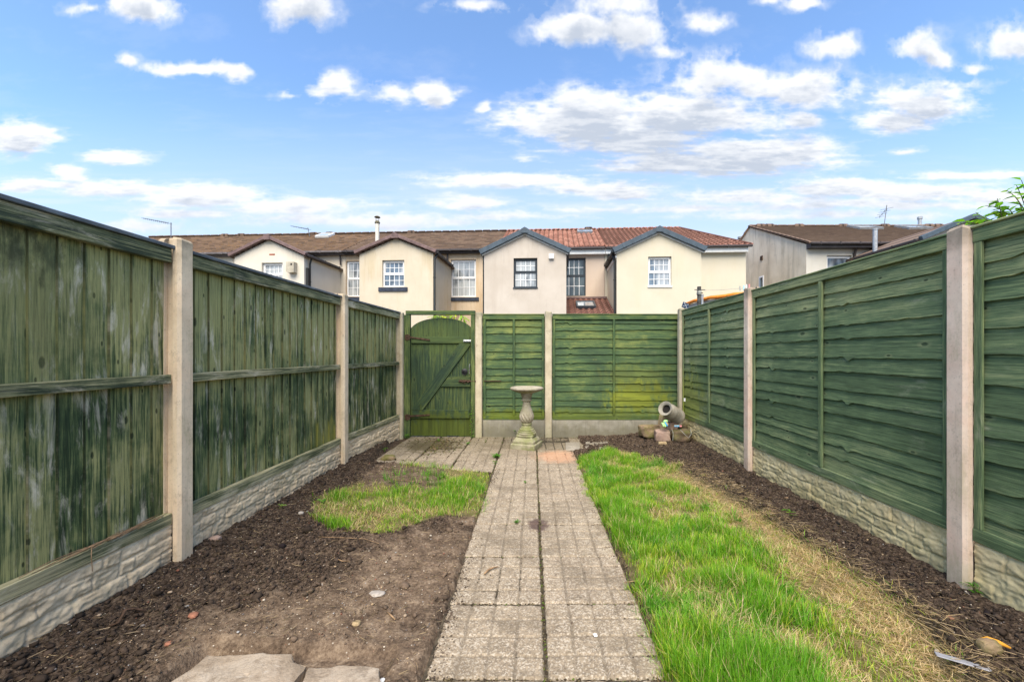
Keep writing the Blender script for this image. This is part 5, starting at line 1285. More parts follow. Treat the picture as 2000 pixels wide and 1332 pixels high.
def tufts(name, poly, nt_, seed, lush):
    rs = np.random.RandomState(seed); x0, y0 = poly.min(0); x1, y1 = poly.max(0); cx = rs.uniform(x0, x1, nt_); cy = max(y0, .95) + (y1 - max(y0, .95)) * rs.rand(nt_) ** 1.3
    w_ = sstep(.0, .06, polydist(cx, cy, poly)) * (.35 + lush(cx, cy)) * (1 - dryR(cx, cy)) * sstep(.40, .62, fbm(cx * 3.3, cy * 3.3, 3, seed)) ; k = rs.rand(nt_) < w_; cx, cy = cx[k], cy[k]; m = len(cx); per = rs.randint(14, 34, m)
    x = np.repeat(cx, per) + rs.normal(0, .016, per.sum()); y = np.repeat(cy, per) + rs.normal(0, .016, per.sum()); n = len(x); h = soil_fields(x, y)[0]; sc = np.repeat(rs.uniform(.6, 1.25, m), per); com = np.repeat(rs.uniform(0, 6.283, m), per)
    az = np.where(rs.rand(n) < .5, com + rs.normal(0, .6, n), rs.uniform(0, 6.283, n)); lean = rs.uniform(.15, .75, n)
    D = np.stack([np.cos(az) * lean * .55, np.sin(az) * lean * .55, np.ones(n)], -1); D /= np.linalg.norm(D, axis=1)[:, None]
    B_ = np.stack([np.cos(az), np.sin(az), -rs.uniform(.3, 1.0, n)], -1) * (lean * .8)[:, None]; L = .085 * sc * rs.uniform(.5, 1.3, n)
    t = rs.rand(n, 1); c = np.array([.05, .19, .014]) * (1 - t) + np.array([.20, .46, .03]) * t; c = np.where(rs.rand(n, 1) < .06, np.array([.6, .52, .28]), c) * rs.uniform(.8, 1.2, (n, 1))
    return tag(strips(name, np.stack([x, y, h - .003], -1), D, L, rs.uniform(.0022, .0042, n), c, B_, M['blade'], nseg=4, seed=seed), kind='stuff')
tufts('long_grass', GR, 4200, 61, lushR); tufts('long_grass', GL, 260, 62, lambda x, y: x * 0 + .2)
# straw and dry stalks
def straw(name, x, y, L, seed, cols, z=.006, kind='stuff', wd=(.0012, .0028)):
    rs = np.random.RandomState(seed); n = len(x); h = soil_fields(x, y)[0]; az = rs.uniform(0, 6.283, n)
    D = np.stack([np.cos(az), np.sin(az), rs.uniform(-.05, .22, n)], -1); D /= np.linalg.norm(D, axis=1)[:, None]
    B_ = np.stack([-np.sin(az), np.cos(az), np.zeros(n)], -1) * rs.uniform(-.25, .25, (n, 1)) + np.array([0, 0, -.06])
    o = strips(name, np.stack([x, y, h + z + rs.uniform(0, .012, n)], -1), D, L, rs.uniform(*wd, n), cols, B_, M['blade'], nseg=3)
    return tag(o, kind=kind)
rs = np.random.RandomState(8); x = rs.uniform(.6, 1.75, 26000); y = .95 + 3.6 * rs.rand(26000) ** 1.5
dd = sstep(-.30, -.02, polydist(x, y, GR)) * dryR(x, y); kp = rs.rand(len(x)) < dd * .75; x, y = x[kp], y[kp]; n = len(x)
straw('dry_grass', x, y, rs.uniform(.02, .085, n), 3, np.array([.70, .51, .30]) * rs.uniform(.5, 1.2, (n, 1)))
x, y = sample(26000, rs=rs); h, lt, light, rough, k = soil_fields(x, y); kp = rs.rand(len(x)) < .28 * (1 - k) + .0 ; x, y = x[kp], y[kp]; n = len(x)
straw('straw', x, y, rs.uniform(.01, .055, n), 4, np.array([.50, .37, .23]) * rs.uniform(.35, 1.3, (n, 1)), wd=(.0013, .0034))
rs = np.random.RandomState(18); n = 900; y = rs.uniform(1.9, 5.2, n); x = 1.15 + .9 * rs.rand(n) + 0 * y
straw('straw', x, y, rs.uniform(.015, .06, n), 5, np.array([.42, .32, .22]) * rs.uniform(.4, 1.2, (n, 1)), wd=(.001, .0024))
# moss and grit in the joints of the paving
rs = np.random.RandomState(5); P = []
for k in range(1, len(YR)):
    m = int(90); P.append(np.stack([rs.uniform(-.4, .5, m), YR[k] + rs.normal(0, .004, m)], -1))
P.append(np.stack([JX + rs.normal(0, .005, 900), rs.uniform(1.0, 5.4, 900)], -1)); P.append(np.stack([rs.uniform(-1.8, -.4, 700), 4.1 + .45 * rs.randint(0, 5, 700) + rs.normal(0, .01, 700)], -1))
P.append(np.stack([-.40 - .456 * rs.randint(0, 4, 900) + rs.normal(0, .007, 900), rs.uniform(4.1, 5.8, 900)], -1)); P.append(np.stack([rs.uniform(-1.85, 2.0, 900), 5.80 - np.abs(rs.normal(0, .03, 900))], -1))
P = np.vstack(P); n = len(P); pal = np.array([(.05, .035, .02), (.09, .07, .03), (.09, .13, .02), (.14, .11, .06)]); cols = pal[rs.choice(4, n, p=[.45, .25, .15, .15])]
o = scatter_blobs('joint_moss', np.concatenate([P, np.full((n, 1), -.008)], 1), rs.uniform(.002, .006, n), cols, 1, .5, .3, M['clod'], seed=9); tag(o, kind='stuff')
# dark mossy litter on the left of the patio
n = 1600; x = -1.28 + rs.normal(0, .22, n); y = 5.25 + rs.normal(0, .25, n); kp = (y < 5.78) & (x > -1.8) & (x < -.6); x, y = x[kp], y[kp]; n = len(x)
cols = np.array([(.045, .03, .015), (.10, .075, .03), (.08, .09, .02), (.22, .15, .08)])[rs.choice(4, n, p=[.5, .22, .18, .1])]
o = scatter_blobs('leaf_litter', np.stack([x, y, np.full(n, -.006)], -1), rs.uniform(.003, .014, n), cols, 1, .35, .4, M['clod'], seed=10); tag(o, kind='stuff')
# ================================================================== bird bath
bb = thing('bird_bath', 'weathered stone bird bath on a twisted baluster pedestal, standing on the paving', 'bird bath', (-.074, 5.16, 0), R(-19))
mb = MB(); s = .152
def sq(hs, z, bulge=.0, ch=.1):
    pts = []
    for k in range(4):
        a = k * math.pi / 2
        for t in np.linspace(-1, 1, 9)[:-1]:
            x, y = hs, hs * t
            x += bulge * (1 - t * t); 
            if abs(t) > .95: x *= 1 - ch * .5; y *= 1 - ch * .5
            pts.append((x * math.cos(a) - y * math.sin(a), x * math.sin(a) + y * math.cos(a), z + (float(vnoise(np.array(a * 3 + t * 3), np.array(z * 40), 3)) - .5) * .006))
    return pts
rings = [sq(.156, -.01, 0, .03), sq(.160, .010, 0, .03), sq(.160, .060, 0, .03), sq(.154, .068, 0, .03), sq(.138, .070, .003, .05), sq(.141, .082, .004, .06), sq(.139, .100, .004, .08), sq(.126, .122, -.004, .1), sq(.110, .140, -.010, .1), sq(.104, .152, -.006, .15), sq(.110, .158, .004, .2), sq(.106, .172, .006, .25), sq(.094, .180, .006, .3)]
vs = [p for r_ in rings for p in r_]; n = 32; fs = [(a * n + k, a * n + (k + 1) % n, (a + 1) * n + (k + 1) % n, (a + 1) * n + k) for a in range(len(rings) - 1) for k in range(n)]
fs.append(tuple((len(rings) - 1) * n + k for k in range(n))); mb.add(vs, fs); auto_smooth(mb.build('square_base', M['bath_low'], bb), 28)
mb = MB(); mb.lathe([(.0, .17), (.112, .175), (.122, .184), (.119, .197), (.103, .201), (.109, .207), (.106, .219), (.089, .223), (.095, .229), (.091, .241), (.076, .246), (.070, .268), (.060, .282), (.060, .29), (.068, .296), (.068, .310), (.058, .316), (.0, .317)], 40)
auto_smooth(mb.build('ringed_foot', M['bath_low'], bb), 45)
def flute(t, z, r):
    e = sstep(.325, .345, z) * (1 - sstep(.425, .445, z)); return float(e) * .013 * (abs(math.sin(6 * t + z * 40)) ** .7 - .8)
prof = [(.0, .314), (.058, .317), (.062, .323)] + [(float(np.interp(z, [.323, .345, .375, .40, .43, .47, .51, .545, .575, .59], [.064, .080, .091, .093, .088, .072, .057, .050, .0475, .048])), z) for z in np.linspace(.325, .59, 44)] + [(.062, .594), (.067, .602), (.066, .612), (.056, .617), (.053, .624), (.062, .636), (.068, .655), (.073, .675), (.078, .695), (.0, .696)]
mb = MB(); mb.lathe(prof, 112, mod=flute); auto_smooth(mb.build('baluster', M['bath'], bb), 60)
mb = MB(); rim = lambda t, z, r: (.004 * math.sin(9 * t) + .004 * (float(vnoise(np.array(t * 6), np.array(z * 30), 7)) - .5)) if r > .15 else .003 * abs(math.sin(12 * t))
mb.lathe([(.0, .690), (.075, .692), (.105, .699), (.145, .712), (.180, .727), (.196, .736)], 72, mod=rim); auto_smooth(mb.build('bowl_underside', M['bowl_low'], bb), 60)
mb = MB(); mb.lathe([(.196, .735), (.208, .742), (.212, .752), (.208, .764), (.198, .770), (.186, .766), (.165, .752), (.12, .738), (.0, .730)], 72, mod=rim); auto_smooth(mb.build('bowl', M['bath'], bb), 50)

# ================================================================== corner pile
def boulder(name, lab, c, size, rz, mat, seed, tilt=(0, 0), power=6.5, cat='rock'):
    import bmesh
    bm = bmesh.new(); bmesh.ops.create_cube(bm, size=2); bmesh.ops.subdivide_edges(bm, edges=bm.edges[:], cuts=9, use_grid_fill=True)
    V = np.array([v.co[:] for v in bm.verts]); Fq = [[v.index for v in f.verts] for f in bm.faces]; bm.free()
    r = (np.abs(V) ** power).sum(1) ** (1 / power); V = V / r[:, None]
    nn = V / np.linalg.norm(V, axis=1)[:, None]
    d = fbm(nn[:, 0] * 1.6 + seed, nn[:, 1] * 1.6 + nn[:, 2] * 1.3, 3, seed) - .5; d2 = fbm(nn[:, 0] * 6 + nn[:, 2] * 3, nn[:, 1] * 6 + nn[:, 2] * 5, 3, seed + 4) - .5
    V = V * (1 + d * .42 + d2 * .14)[:, None] * np.array(size) / 2
    mb = MB(); mb.add([tuple(p) for p in V], Fq); o = mb.build(name, mat); auto_smooth(o, 32)
    o.location = c; o.rotation_euler = (tilt[0], tilt[1], rz); return tag(o, lab, cat, 'stones piled in the back corner' if cat == 'rock' else None)
def gw(px, py, Y): x, z = atY(px, py, Y); return (x, Y, z)
boulder('rock', 'mossy green-sided rock at the left end of the corner pile', gw(1268, 841, 5.45), (.25, .20, .165), .25, M['rock_green'], 3)
boulder('rock', 'pinkish rock in the front middle of the corner pile, under the striped glove', gw(1294, 851, 5.22), (.19, .17, .15), -.15, M['rock_pink'], 7)
boulder('rock', 'dark mossy rock at the right end of the corner pile beside the gravel board', gw(1330, 851, 5.20), (.24, .19, .16), .1, M['rock_dark'], 12, power=4)
boulder('rock', 'upright tan stone holding up the mouth of the metal churn', gw(1295, 826, 5.42), (.10, .10, .22), .2, M['rock_tan'], 15, (.0, .15))
boulder('rock', 'small brown stone between the striped glove and the churn', gw(1312, 831, 5.36), (.13, .10, .11), .5, M['rock_pink'], 19)
boulder('rock', 'small flat stone half hidden behind the churn', gw(1334, 836, 5.52), (.16, .12, .10), .9, M['rock_dark'], 25)
# churn: axis from mouth to base
a = Vector(gw(1299, 797.5, 5.17)); b = Vector(gw(1335, 821, 5.50)); ax = (b - a); L = .36; ax.normalize()
q = Vector((0, 0, 1)).rotation_difference(ax); ch = thing('milk_churn', 'dented grey metal churn lying tilted on the corner stones with its mouth open', 'churn', tuple(a)); ch.scale = (1.14, 1.14, 1.0); ch.rotation_mode = 'QUATERNION'; ch.rotation_quaternion = q
dent = lambda t, z, r: -.006 * math.exp(-((t - 2.0) / .5) ** 2 - ((z - .2) / .06) ** 2)
mb = MB(); mb.lathe([(.058, .045), (.072, .052), (.080, .075), (.083, .11), (.087, .118), (.088, .135), (.088, .33), (.092, .335), (.092, .352), (.086, .36), (.0, .362)], 48, mod=dent); auto_smooth(mb.build('body', M['churn'], ch), 45)
mb = MB(); mb.lathe([(.050, .05), (.047, .03), (.052, .018), (.066, .006), (.080, -.002), (.083, .000), (.083, .006), (.070, .012), (.058, .022), (.053, .034), (.0585, .047)], 48); auto_smooth(mb.build('mouth', M['churn'], ch), 45)
mb = MB(); mb.lathe([(.0, .05), (.047, .049), (.046, .031), (.0, .031)], 24); 
mb = MB(); mb.lathe([(.0, .052), (.050, .051)], 24); mb.build('inside', M['churn_in'], ch)
# striped glove, clothes pegs, cable
def sausage(mb, p0, p1, r, n=8):
    p0 = Vector(p0); p1 = Vector(p1); mb.tube([p0, p0.lerp(p1, .12), p0.lerp(p1, .5) + Vector((0, 0, r * .3)), p0.lerp(p1, .88), p1], [r * .5, r * .95, r, r * .95, r * .4], n)
g0 = Vector(gw(1298, 829, 5.13)); gl = thing('garden_glove', 'lime and blue striped garden glove lying on the pinkish rock', 'glove', tuple(g0))
for k, (dx, dz, lx, m) in enumerate([(-.030, -.002, .014, 'lime'), (-.010, -.004, .016, 'lime'), (.010, .004, .016, 'blue')]):
    mb = MB(); sausage(mb, (dx - .006, .0, .028 + dz), (dx + lx, -.03, -.022 + dz), .010); mb.build('finger', M[m], gl)
mb = MB(); sausage(mb, (-.01, .012, .030), (.045, .02, .042), .018, 10); mb.build('palm', M['lime'], gl)
mb = MB(); sausage(mb, (.022, .0, .028), (.038, -.028, -.004), .010); mb.build('finger', M['rock_tan'], gl)
pg = thing('clothes_peg', 'blue plastic peg with a pink end lying on the dark mossy rock', 'clothes peg', gw(1324, 832.5, 5.14))
mb = MB(); mb.box(-.045, .02, -.006, .006, -.006, .001, bev=.002); mb.build('lower_arm', M['blue'], pg); mb = MB(); mb.box(-.045, .02, -.006, .006, .004, .012, bev=.002); mb.build('upper_arm', M['cyanp'], pg); mb = MB(); mb.box(.021, .05, -.010, .010, -.008, .012, bev=.004); mb.build('end', M['pinkp'], pg)
mb = MB(); mb.tube([gw(1312, 838, 5.09), gw(1315, 846, 5.07), gw(1314, 860, 5.06)], .002, 5); mb.tube([gw(1329, 839, 5.09), gw(1337, 848, 5.07), gw(1345, 855, 5.07), gw(1350, 848, 5.08), gw(1349, 838, 5.12)], .0022, 5); tag(mb.build('wire', M['rope']), 'thin pale wire looped over the front of the dark mossy rock', 'wire')

def chip(name, lab, px, py, size, mat, cat, seed, z=None, rz=0.0, flat=.3, pw=2.6):
    x, y = gp(px, py, .02); z = H(x, y) + size[2] * .35 if z is None else z
    o = boulder(name, lab, (x, y, z), size, rz, mat, seed, power=pw, cat=cat); 
    if 'group' in o: del o['group']
    return o
chip('stone_chip', 'flat pale stone flake lying on the trodden soil left of the path', 736, 1158, (.075, .05, .014), M['grey_bit'], 'stone', 3)
chip('stone_chip', 'small whitish pebble in the soil by the sandstone flagstones', 747, 1316, (.02, .02, .012), M['white_bit'], 'stone', 4)
chip('stone_chip', 'reddish stone half buried against the nearest left post', 420, 1070, (.06, .045, .03), M['rock_pink'], 'stone', 5)
chip('stone_chip', 'cream pebble in the soil near the left grass patch', 588, 1016, (.035, .028, .022), M['grey_bit'], 'stone', 6)
chip('stone_chip', 'ochre stone in the trodden soil below the left grass patch', 696, 1218, (.035, .03, .02), M['rock_tan'], 'stone', 16)
chip('brick_piece', 'dark red brick fragment in the soil at the far left', 378, 1222, (.04, .03, .02), M['brick_bit'], 'brick', 7)
chip('brick_piece', 'smaller red brick crumb in the soil at the bottom left corner', 330, 1273, (.03, .02, .014), M['brick_bit'], 'brick', 17)
chip('paper_scrap', 'crumpled white paper scrap in the long grass at the bottom', 1349, 1298, (.045, .04, .035), M['white_bit'], 'litter', 8, z=.035)
chip('white_flake', 'small white flake lying on the path slab', 1163, 1233, (.016, .022, .005), M['white_bit'], 'litter', 9, z=.006)
chip('white_flake', 'white flake at the foot of the gravel board in the back corner', 1357, 858, (.03, .02, .04), M['white_bit'], 'litter', 10)
chip('shell', 'pale green and cream lump on the soil before the corner rocks', 1294, 877, (.11, .07, .05), M['rock_tan'], 'stone', 11)
chip('concrete_lump', 'whitish lump at the foot of the large pinkish post', 1915, 1170, (.075, .05, .045), M['grey_bit'], 'stone', 12)
chip('rotten_wood', 'dark mossy wooden stump piece beside the orange piece at the bottom right', 1932, 1308, (.07, .05, .05), M['rock_green'], 'wood', 13, pw=3)
chip('broken_brick', 'greyish-green broken brick in the far left corner by the gate', 758, 893, (.16, .10, .075), M['rock_green'], 'brick', 14)
chip('broken_brick', 'flat brown brick piece on the soil near the far left corner', 735, 905, (.17, .06, .03), M['rock_pink'], 'brick', 24, rz=.6)
chip('wood_chip', 'orange-brown wood chip on the right-hand soil', 1538, 989, (.05, .02, .010), M['orange_bit'] if False else M['twig'], 'wood', 15)
chip('wood_chip', 'red-brown wood chip on the soil at the lower right', 1860, 1240, (.05, .022, .012), M['brick_bit'], 'wood', 18)
def pipe_thing(name, lab, pts, rad, mat, cat, n=7):
    mb = MB(); P = []
    for (px, py, dz) in pts:
        x, y = gp(px, py, dz); P.append((x, y, max(H(x, y), 0) + dz))
    mb.tube(P, rad, n); return tag(mb.build(name, mat, smooth=True), lab, cat)
pipe_thing('twig', 'short brown twig lying across a path slab', [(946, 1120, .008), (953, 1113, .011), (960, 1109, .009), (973, 1106, .007)], [.004, .006, .005, .003], M['twig'], 'twig')
pipe_thing('twig', 'curved reddish root on the soil at the lower left', [(213, 1250, .012), (232, 1243, .02), (245, 1225, .03), (262, 1215, .026), (284, 1220, .012)], [.004, .006, .007, .006, .003], M['rust'], 'root')
pipe_thing('twig', 'long thin stem curling in front of the left grass patch', [(620, 1070, .006), (680, 1068, .008), (712, 1064, .012), (740, 1072, .008)], .002, M['twig'], 'twig', 5)
pipe_thing('twig', 'thin forked stick on the bare soil behind the left grass patch', [(762, 946, .01), (800, 948, .012), (828, 950, .01)], [.003, .003, .002], M['twig'], 'twig', 5)
pipe_thing('twig', 'pale stick on the trodden soil, left of the path', [(652, 1106, .006), (668, 1105, .012), (683, 1107, .006)], [.003, .003, .002], M['twig'], 'twig', 5)
pipe_thing('twig', 'dark stick standing out of the soil near the path', [(757, 1200, .008), (772, 1212, .012)], [.004, .004], M['twig'], 'twig', 5)
pipe_thing('twig', 'thin brown stick at the edge of the right lawn beside the path', [(1219, 1137, .012), (1236, 1139, .014), (1251, 1139, .012)], [.002, .003, .002], M['twig'], 'twig', 5)
pipe_thing('dry_stem', 'long dry creeper stem trailing down the soil from the nearest left post', [(331, 1088, .03), (322, 1102, .02), (300, 1125, .015), (262, 1147, .012), (235, 1168, .01), (205, 1190, .008)], .0028, M['twig'], 'stem', 5)
x, y = gp(1958, 1309, .02); mb = MB(); hz = H(x, y); P = [Vector((x - .05, y + .03, hz + .03)), Vector((x - .02, y + .015, hz + .042)), Vector((x + .02, y - .005, hz + .036)), Vector((x + .065, y - .03, hz + .02))]; P = [P[0].lerp(p_, .62) for p_ in P]; mb.tube(P, [.005, .010, .009, .004], 8); tag(mb.build('plastic_piece', M['orange_bit'], smooth=True), 'bright orange-yellow splinter at the bottom right corner', 'litter')
x, y = gp(1880, 1322, .02); mb = MB(); mb.box(-.075, .075, -.012, .012, 0, .004, bev=.001); o = mb.build('metal_strip', M['metal_strip']); o.location = (x, y, H(x, y) + .012); o.rotation_euler = (.05, .08, -.42); tag(o, 'flat grey strip lying on the dry grass at the bottom right', 'metal strip')
# broken straw lying on the nearest bottom rail
rs_ = random.Random(4); mb = MB()
for k in range(34):
    y = rs_.uniform(1.75, 2.16); dx = rs_.uniform(-.012, .014); L = rs_.uniform(.05, .22); z = .337 + rs_.uniform(0, .014)
    mb.tube([(-1.965 + dx, y, z), (-1.958 + dx + rs_.uniform(-.01, .01), y - L * .5, z + rs_.uniform(-.002, .006)), (-1.955 + dx, y - L, z - rs_.uniform(0, .006))], rs_.uniform(.0008, .002), 4)
mb.tube([(-1.955, 1.82, .35), (-1.94, 1.78, .345), (-1.925, 1.765, .31), (-1.92, 1.765, .25)], .0018, 5)
mb.box(-1.972, -1.948, 1.86, 1.99, .337, .344, 'y', bev=.002)
tag(mb.build('dry_stalks', M['twig']), kind='stuff')

# ================================================================== plants
def leaf_mat(name, a, b):
    n = NT(name); c = n.attr('col', 'Color'); p = n.n('ShaderNodeBsdfPrincipled'); n.put(p.inputs['Base Color'], c); p.inputs['Roughness'].default_value = .45
    t = n.n('ShaderNodeBsdfTranslucent'); n.put(t.inputs[0], n.mix(1.0, c, (1.5, 1.7, .6), 'MULTIPLY')); m = n.n('ShaderNodeMixShader'); m.inputs[0].default_value = .42
    n.t.links.new(p.outputs[0], m.inputs[1]); n.t.links.new(t.outputs[0], m.inputs[2]); n.t.links.new(m.outputs[0], n.out.inputs[0]); return n.m
M['leaf'] = leaf_mat('leaf', 0, 0)
def leaves(name, parent, P, D, N_, L, Wd, cols, mat):
    """folded pointed leaves with two halves"""
    V = []; Fs = []; Cc = []; b = 0
    for p, d, nn, l, w, c in zip(P, D, N_, L, Wd, cols):
        d = Vector(d).normalized(); s = d.cross(Vector(nn)).normalized(); u = s.cross(d); p = Vector(p)
        pts = [p, p + d * l * .3 + s * w * .46 + u * w * .16, p + d * l * .62 + s * w * .36 + u * w * .10, p + d * l - u * l * .12, p + d * l * .62 - s * w * .36 + u * w * .10, p + d * l * .3 - s * w * .46 + u * w * .16, p + d * l * .32, p + d * l * .64 - u * l * .03]
        V += [tuple(q) for q in pts]; Fs += [(b, b + 1, b + 6, b), (b + 1, b + 2, b + 7, b + 6), (b + 2, b + 3, b + 7, b + 7), (b, b + 6, b + 5, b), (b + 6, b + 7, b + 4, b + 5), (b + 7, b + 3, b + 4, b + 4)]; b += 8
        Cc += [(*c, 1)] * 8
    tri = []
    for f_ in Fs:
        f_ = list(dict.fromkeys(f_)); tri += [(f_[0], f_[1], f_[2])] + ([(f_[0], f_[2], f_[3])] if len(f_) == 4 else [])
    return mesh_np(name, V, tri, mat, parent, {'col': ('FLOAT_COLOR', Cc)})
def plant(name, lab, cat, loc, stems, leaf_len, nleaf, col, seed, group=None, stem_r=.004, spread=.5, droop=.3, width=.5, start=.0):
    rs = random.Random(seed); t = thing(name, lab, cat, loc, 0, group); mb = MB(); P = []; D = []; N_ = []; L = []; Wd = []; cs = []
    for pts in stems:
        pts = [Vector(p) for p in pts]; mb.tube(pts, [stem_r * (1 - .7 * i / (len(pts) - 1)) for i in range(len(pts))], 5)
        for k in range(nleaf):
            u = start + (1 - start) * (k + rs.random()) / nleaf * .999; i = int(u * (len(pts) - 1)); f_ = u * (len(pts) - 1) - i; p = pts[i].lerp(pts[i + 1], f_); d = (pts[i + 1] - pts[i]).normalized()
            az = rs.random() * 6.283; side = Vector((math.cos(az), math.sin(az), rs.uniform(-droop, .3))); dd = (d * (1 - spread) + side * spread).normalized()
            P.append(p); D.append(dd); N_.append(Vector((rs.uniform(-.4, .4), rs.uniform(-.4, .4), 1))); l = leaf_len * rs.uniform(.55, 1.2); L.append(l); Wd.append(l * width * rs.uniform(.8, 1.15))
            v = rs.uniform(.65, 1.3); y_ = rs.random() < .18; cs.append((col[0] * v * (1.8 if y_ else 1), col[1] * v * (1.25 if y_ else 1), col[2] * v))
    mb.build('stems', M['bark'], t); leaves('foliage', t, P, D, N_, L, Wd, cs, M['leaf']); return t
# climber behind the nearest right panel
rs = random.Random(77); c0 = Vector((2.42, 1.95, -.1)); st = []
def bend(a, b, c, n=7):
    a, b, c = Vector(a), Vector(b), Vector(c); return [a * (1 - t) ** 2 + b * 2 * t * (1 - t) + c * t * t for t in [i / n for i in range(n + 1)]]
st.append([Vector((0, 0, 0)), Vector((.02, .02, .6)), Vector((.0, .0, 1.2)), Vector((.03, 0, 1.75))])
targets = [(1885, 432, 2.05), (1872, 436, 2.12), (1905, 415, 2.05), (1925, 402, 2.0), (1948, 388, 1.95), (1965, 372, 1.95), (1985, 362, 1.9), (1995, 352, 1.88), (2010, 380, 1.85), (2030, 360, 1.8), (1935, 420, 2.05), (1960, 405, 2.0), (1990, 395, 1.9), (2040, 395, 1.8), (1912, 428, 2.06), (1975, 415, 1.95), (2060, 370, 1.8), (2005, 410, 1.9), (1945, 412, 1.98), (2080, 385, 1.75)]
for px, py, Y_ in targets:
    e = Vector(gw(px, py, Y_)) - c0; s0 = Vector((.03 + rs.uniform(-.03, .03), rs.uniform(-.1, .1), rs.uniform(1.55, 1.8))); m = s0.lerp(e, .55) + Vector((0, 0, .12)); st.append(bend(s0, m, e))
cl = plant('climber', 'leafy green climber reaching over the top of the right fence beside the large post', 'climbing plant', tuple(c0), st[1:], .043, 20, (.14, .30, .035), 5, spread=.62, droop=.6, width=.58)
mb = MB(); mb.tube(st[0], [.018, .015, .012, .008], 7); mb.build('trunk', M['bark'], cl)
# plant behind the gate
c0 = Vector((-1.30, 6.35, -.1)); st = []
for (a, b) in (((862, 616), (848, 622)), ((866, 614), (872, 621)), ((889, 614), (880, 624)), ((896, 613), (911, 626)), ((858, 617), (842, 621)), ((893, 615), (905, 618))):
    m = Vector(gw(*a, 6.3)) - c0; e = Vector(gw(*b, 6.15)) - c0; st.append([Vector((0, 0, .0)), Vector((.02, 0, .8)), Vector((m.x * .5, 0, m.z * .82)), m, m.lerp(e, .6) + Vector((0, 0, .01)), e])
plant('tall_weed', 'bright lime long-leaved plant poking over the arched gate', 'plant', tuple(c0), st, .13, 9, (.26, .42, .035), 9, stem_r=.006, spread=.5, droop=.5, width=.28, start=.55)
def weed(lab, px, py, h, n, col, seed, leaf=.04, Z=None, width=.3, spread=.75, nl=5, group='small weeds in the paving and soil'):
    x, y = gp(px, py, .0); z = max(H(x, y), 0); rs = random.Random(seed)
    st = [[(0, 0, -.01), (math.cos(a) * h * .25, math.sin(a) * h * .25, h * .6), (math.cos(a) * h * .8, math.sin(a) * h * .8, h * rs.uniform(.6, 1))] for a in [rs.random() * 6.28 for _ in range(n)]]
    return plant('weed', lab, 'weed', (x, y, z), st, leaf, nl, col, seed, group, stem_r=.0018, spread=spread, droop=.2, width=width)
G1 = (.085, .24, .02)
weed('bright green jagged weed growing in the path joint in front of the bird bath', 969, 893, .035, 9, G1, 3, .05)
weed('narrow weed growing in the joint just nearer than the jagged one', 966, 905, .03, 4, G1, 4, .03)
weed('tuft of short weed in the paving joint left of the dark stain', 1008, 1021, .022, 9, G1, 5, .022)
weed('leafy weed at the foot of the gate frame in the left corner', 797, 855, .06, 8, G1, 6, .035)
weed('tiny weed under the middle of the gate', 858, 862, .035, 5, G1, 7, .03)
weed('soft green weed behind the base of the bird bath', 1005, 852, .09, 8, (.10, .24, .04), 8, .035, width=.5)
weed('small seedling with pale leaves on the dark soil near the middle left panel', 548, 1012, .035, 5, (.16, .30, .06), 9, .025, width=.6, nl=3)
weed('green weed at the edge of the dark soil beside the left grass patch', 634, 998, .04, 6, G1, 10, .03, width=.5, nl=3)
weed('green weed with fine leaves at the foot of the large pinkish post', 1906, 1188, .06, 6, G1, 11, .03, nl=4)
weed('broad-leaved light green weed in the long grass at the bottom', 1548, 1322, .07, 5, (.2, .4, .05), 12, .05, width=.5, nl=3)
weed('single blade-like weed on the soil edge of the right lawn', 1543, 1030, .04, 3, (.16, .38, .03), 13, .05, nl=2)
weed('low weed at the left edge of the patio by the broken bricks', 752, 880, .04, 6, G1, 14, .03)
weed('creeping weed in the joint across the left of the patio', 913, 868, .025, 6, G1, 15, .03)
weed('small weed at the base of the post right of the gate', 950, 861, .02, 5, (.12, .2, .03), 16, .02)
weed('tuft of weed in the farther path joint', 1026, 943, .02, 6, G1, 17, .018)
st = [bend((0, 0, 0), (.015 * s_, -.02, .2), (.012 * s_, 0, h_)) for s_, h_ in ((1, .50), (-1, .36), (.4, .42))]
x, y = gp(918.5, 858, 0); plant('gate_weed', 'slender green weed climbing up the latch side of the gate', 'weed', (x, 5.77, 0), st, .034, 22, (.11, .27, .02), 21, stem_r=.003, spread=.8, width=.45)

# ================================================================== things in the neighbouring garden, behind the right fence
x, z = atY(1365.5, 560, 7.2); t = thing('clothes_post', 'dark timber clothes post with a crosspiece, standing behind the right fence', 'clothes post', (x, 7.2, -.1))
mb = MB(); mb.tube([(0, 0, 0), (0, 0, z + .1)], .034, 12); mb.build('post', M['darkpost'], t)
mb = MB(); mb.tube([(-.095, -.03, z + .040), (.095, -.03, z + .038)], .007, 6); mb.tube([(-.055, -.03, z - .02), (.055, -.03, z - .015)], .008, 6); mb.build('crosspiece', M['darkpost'], t)
mb = MB(); rs = random.Random(2)
for k in range(5):
    zz = z + .03 - k * .018; mb.tube([(.038 * math.cos(a), .038 * math.sin(a), zz + .01 * math.sin(a + k)) for a in np.linspace(0, 6.283, 13)], .006, 5)
mb.build('cord_wrapping', M['rope'], t)
mb = MB(); a = Vector((x + .06, 7.17, z - .07)); b = Vector(gw(1446, 563.5, 6.0)); mb.tube([a, a.lerp(b, .5) - Vector((0, 0, .01)), b, Vector(gw(1500, 561, 5.0))], .0028, 5); tag(mb.build('washing_line', M['rope']), 'thin pale washing line running from the dark clothes post', 'washing line')
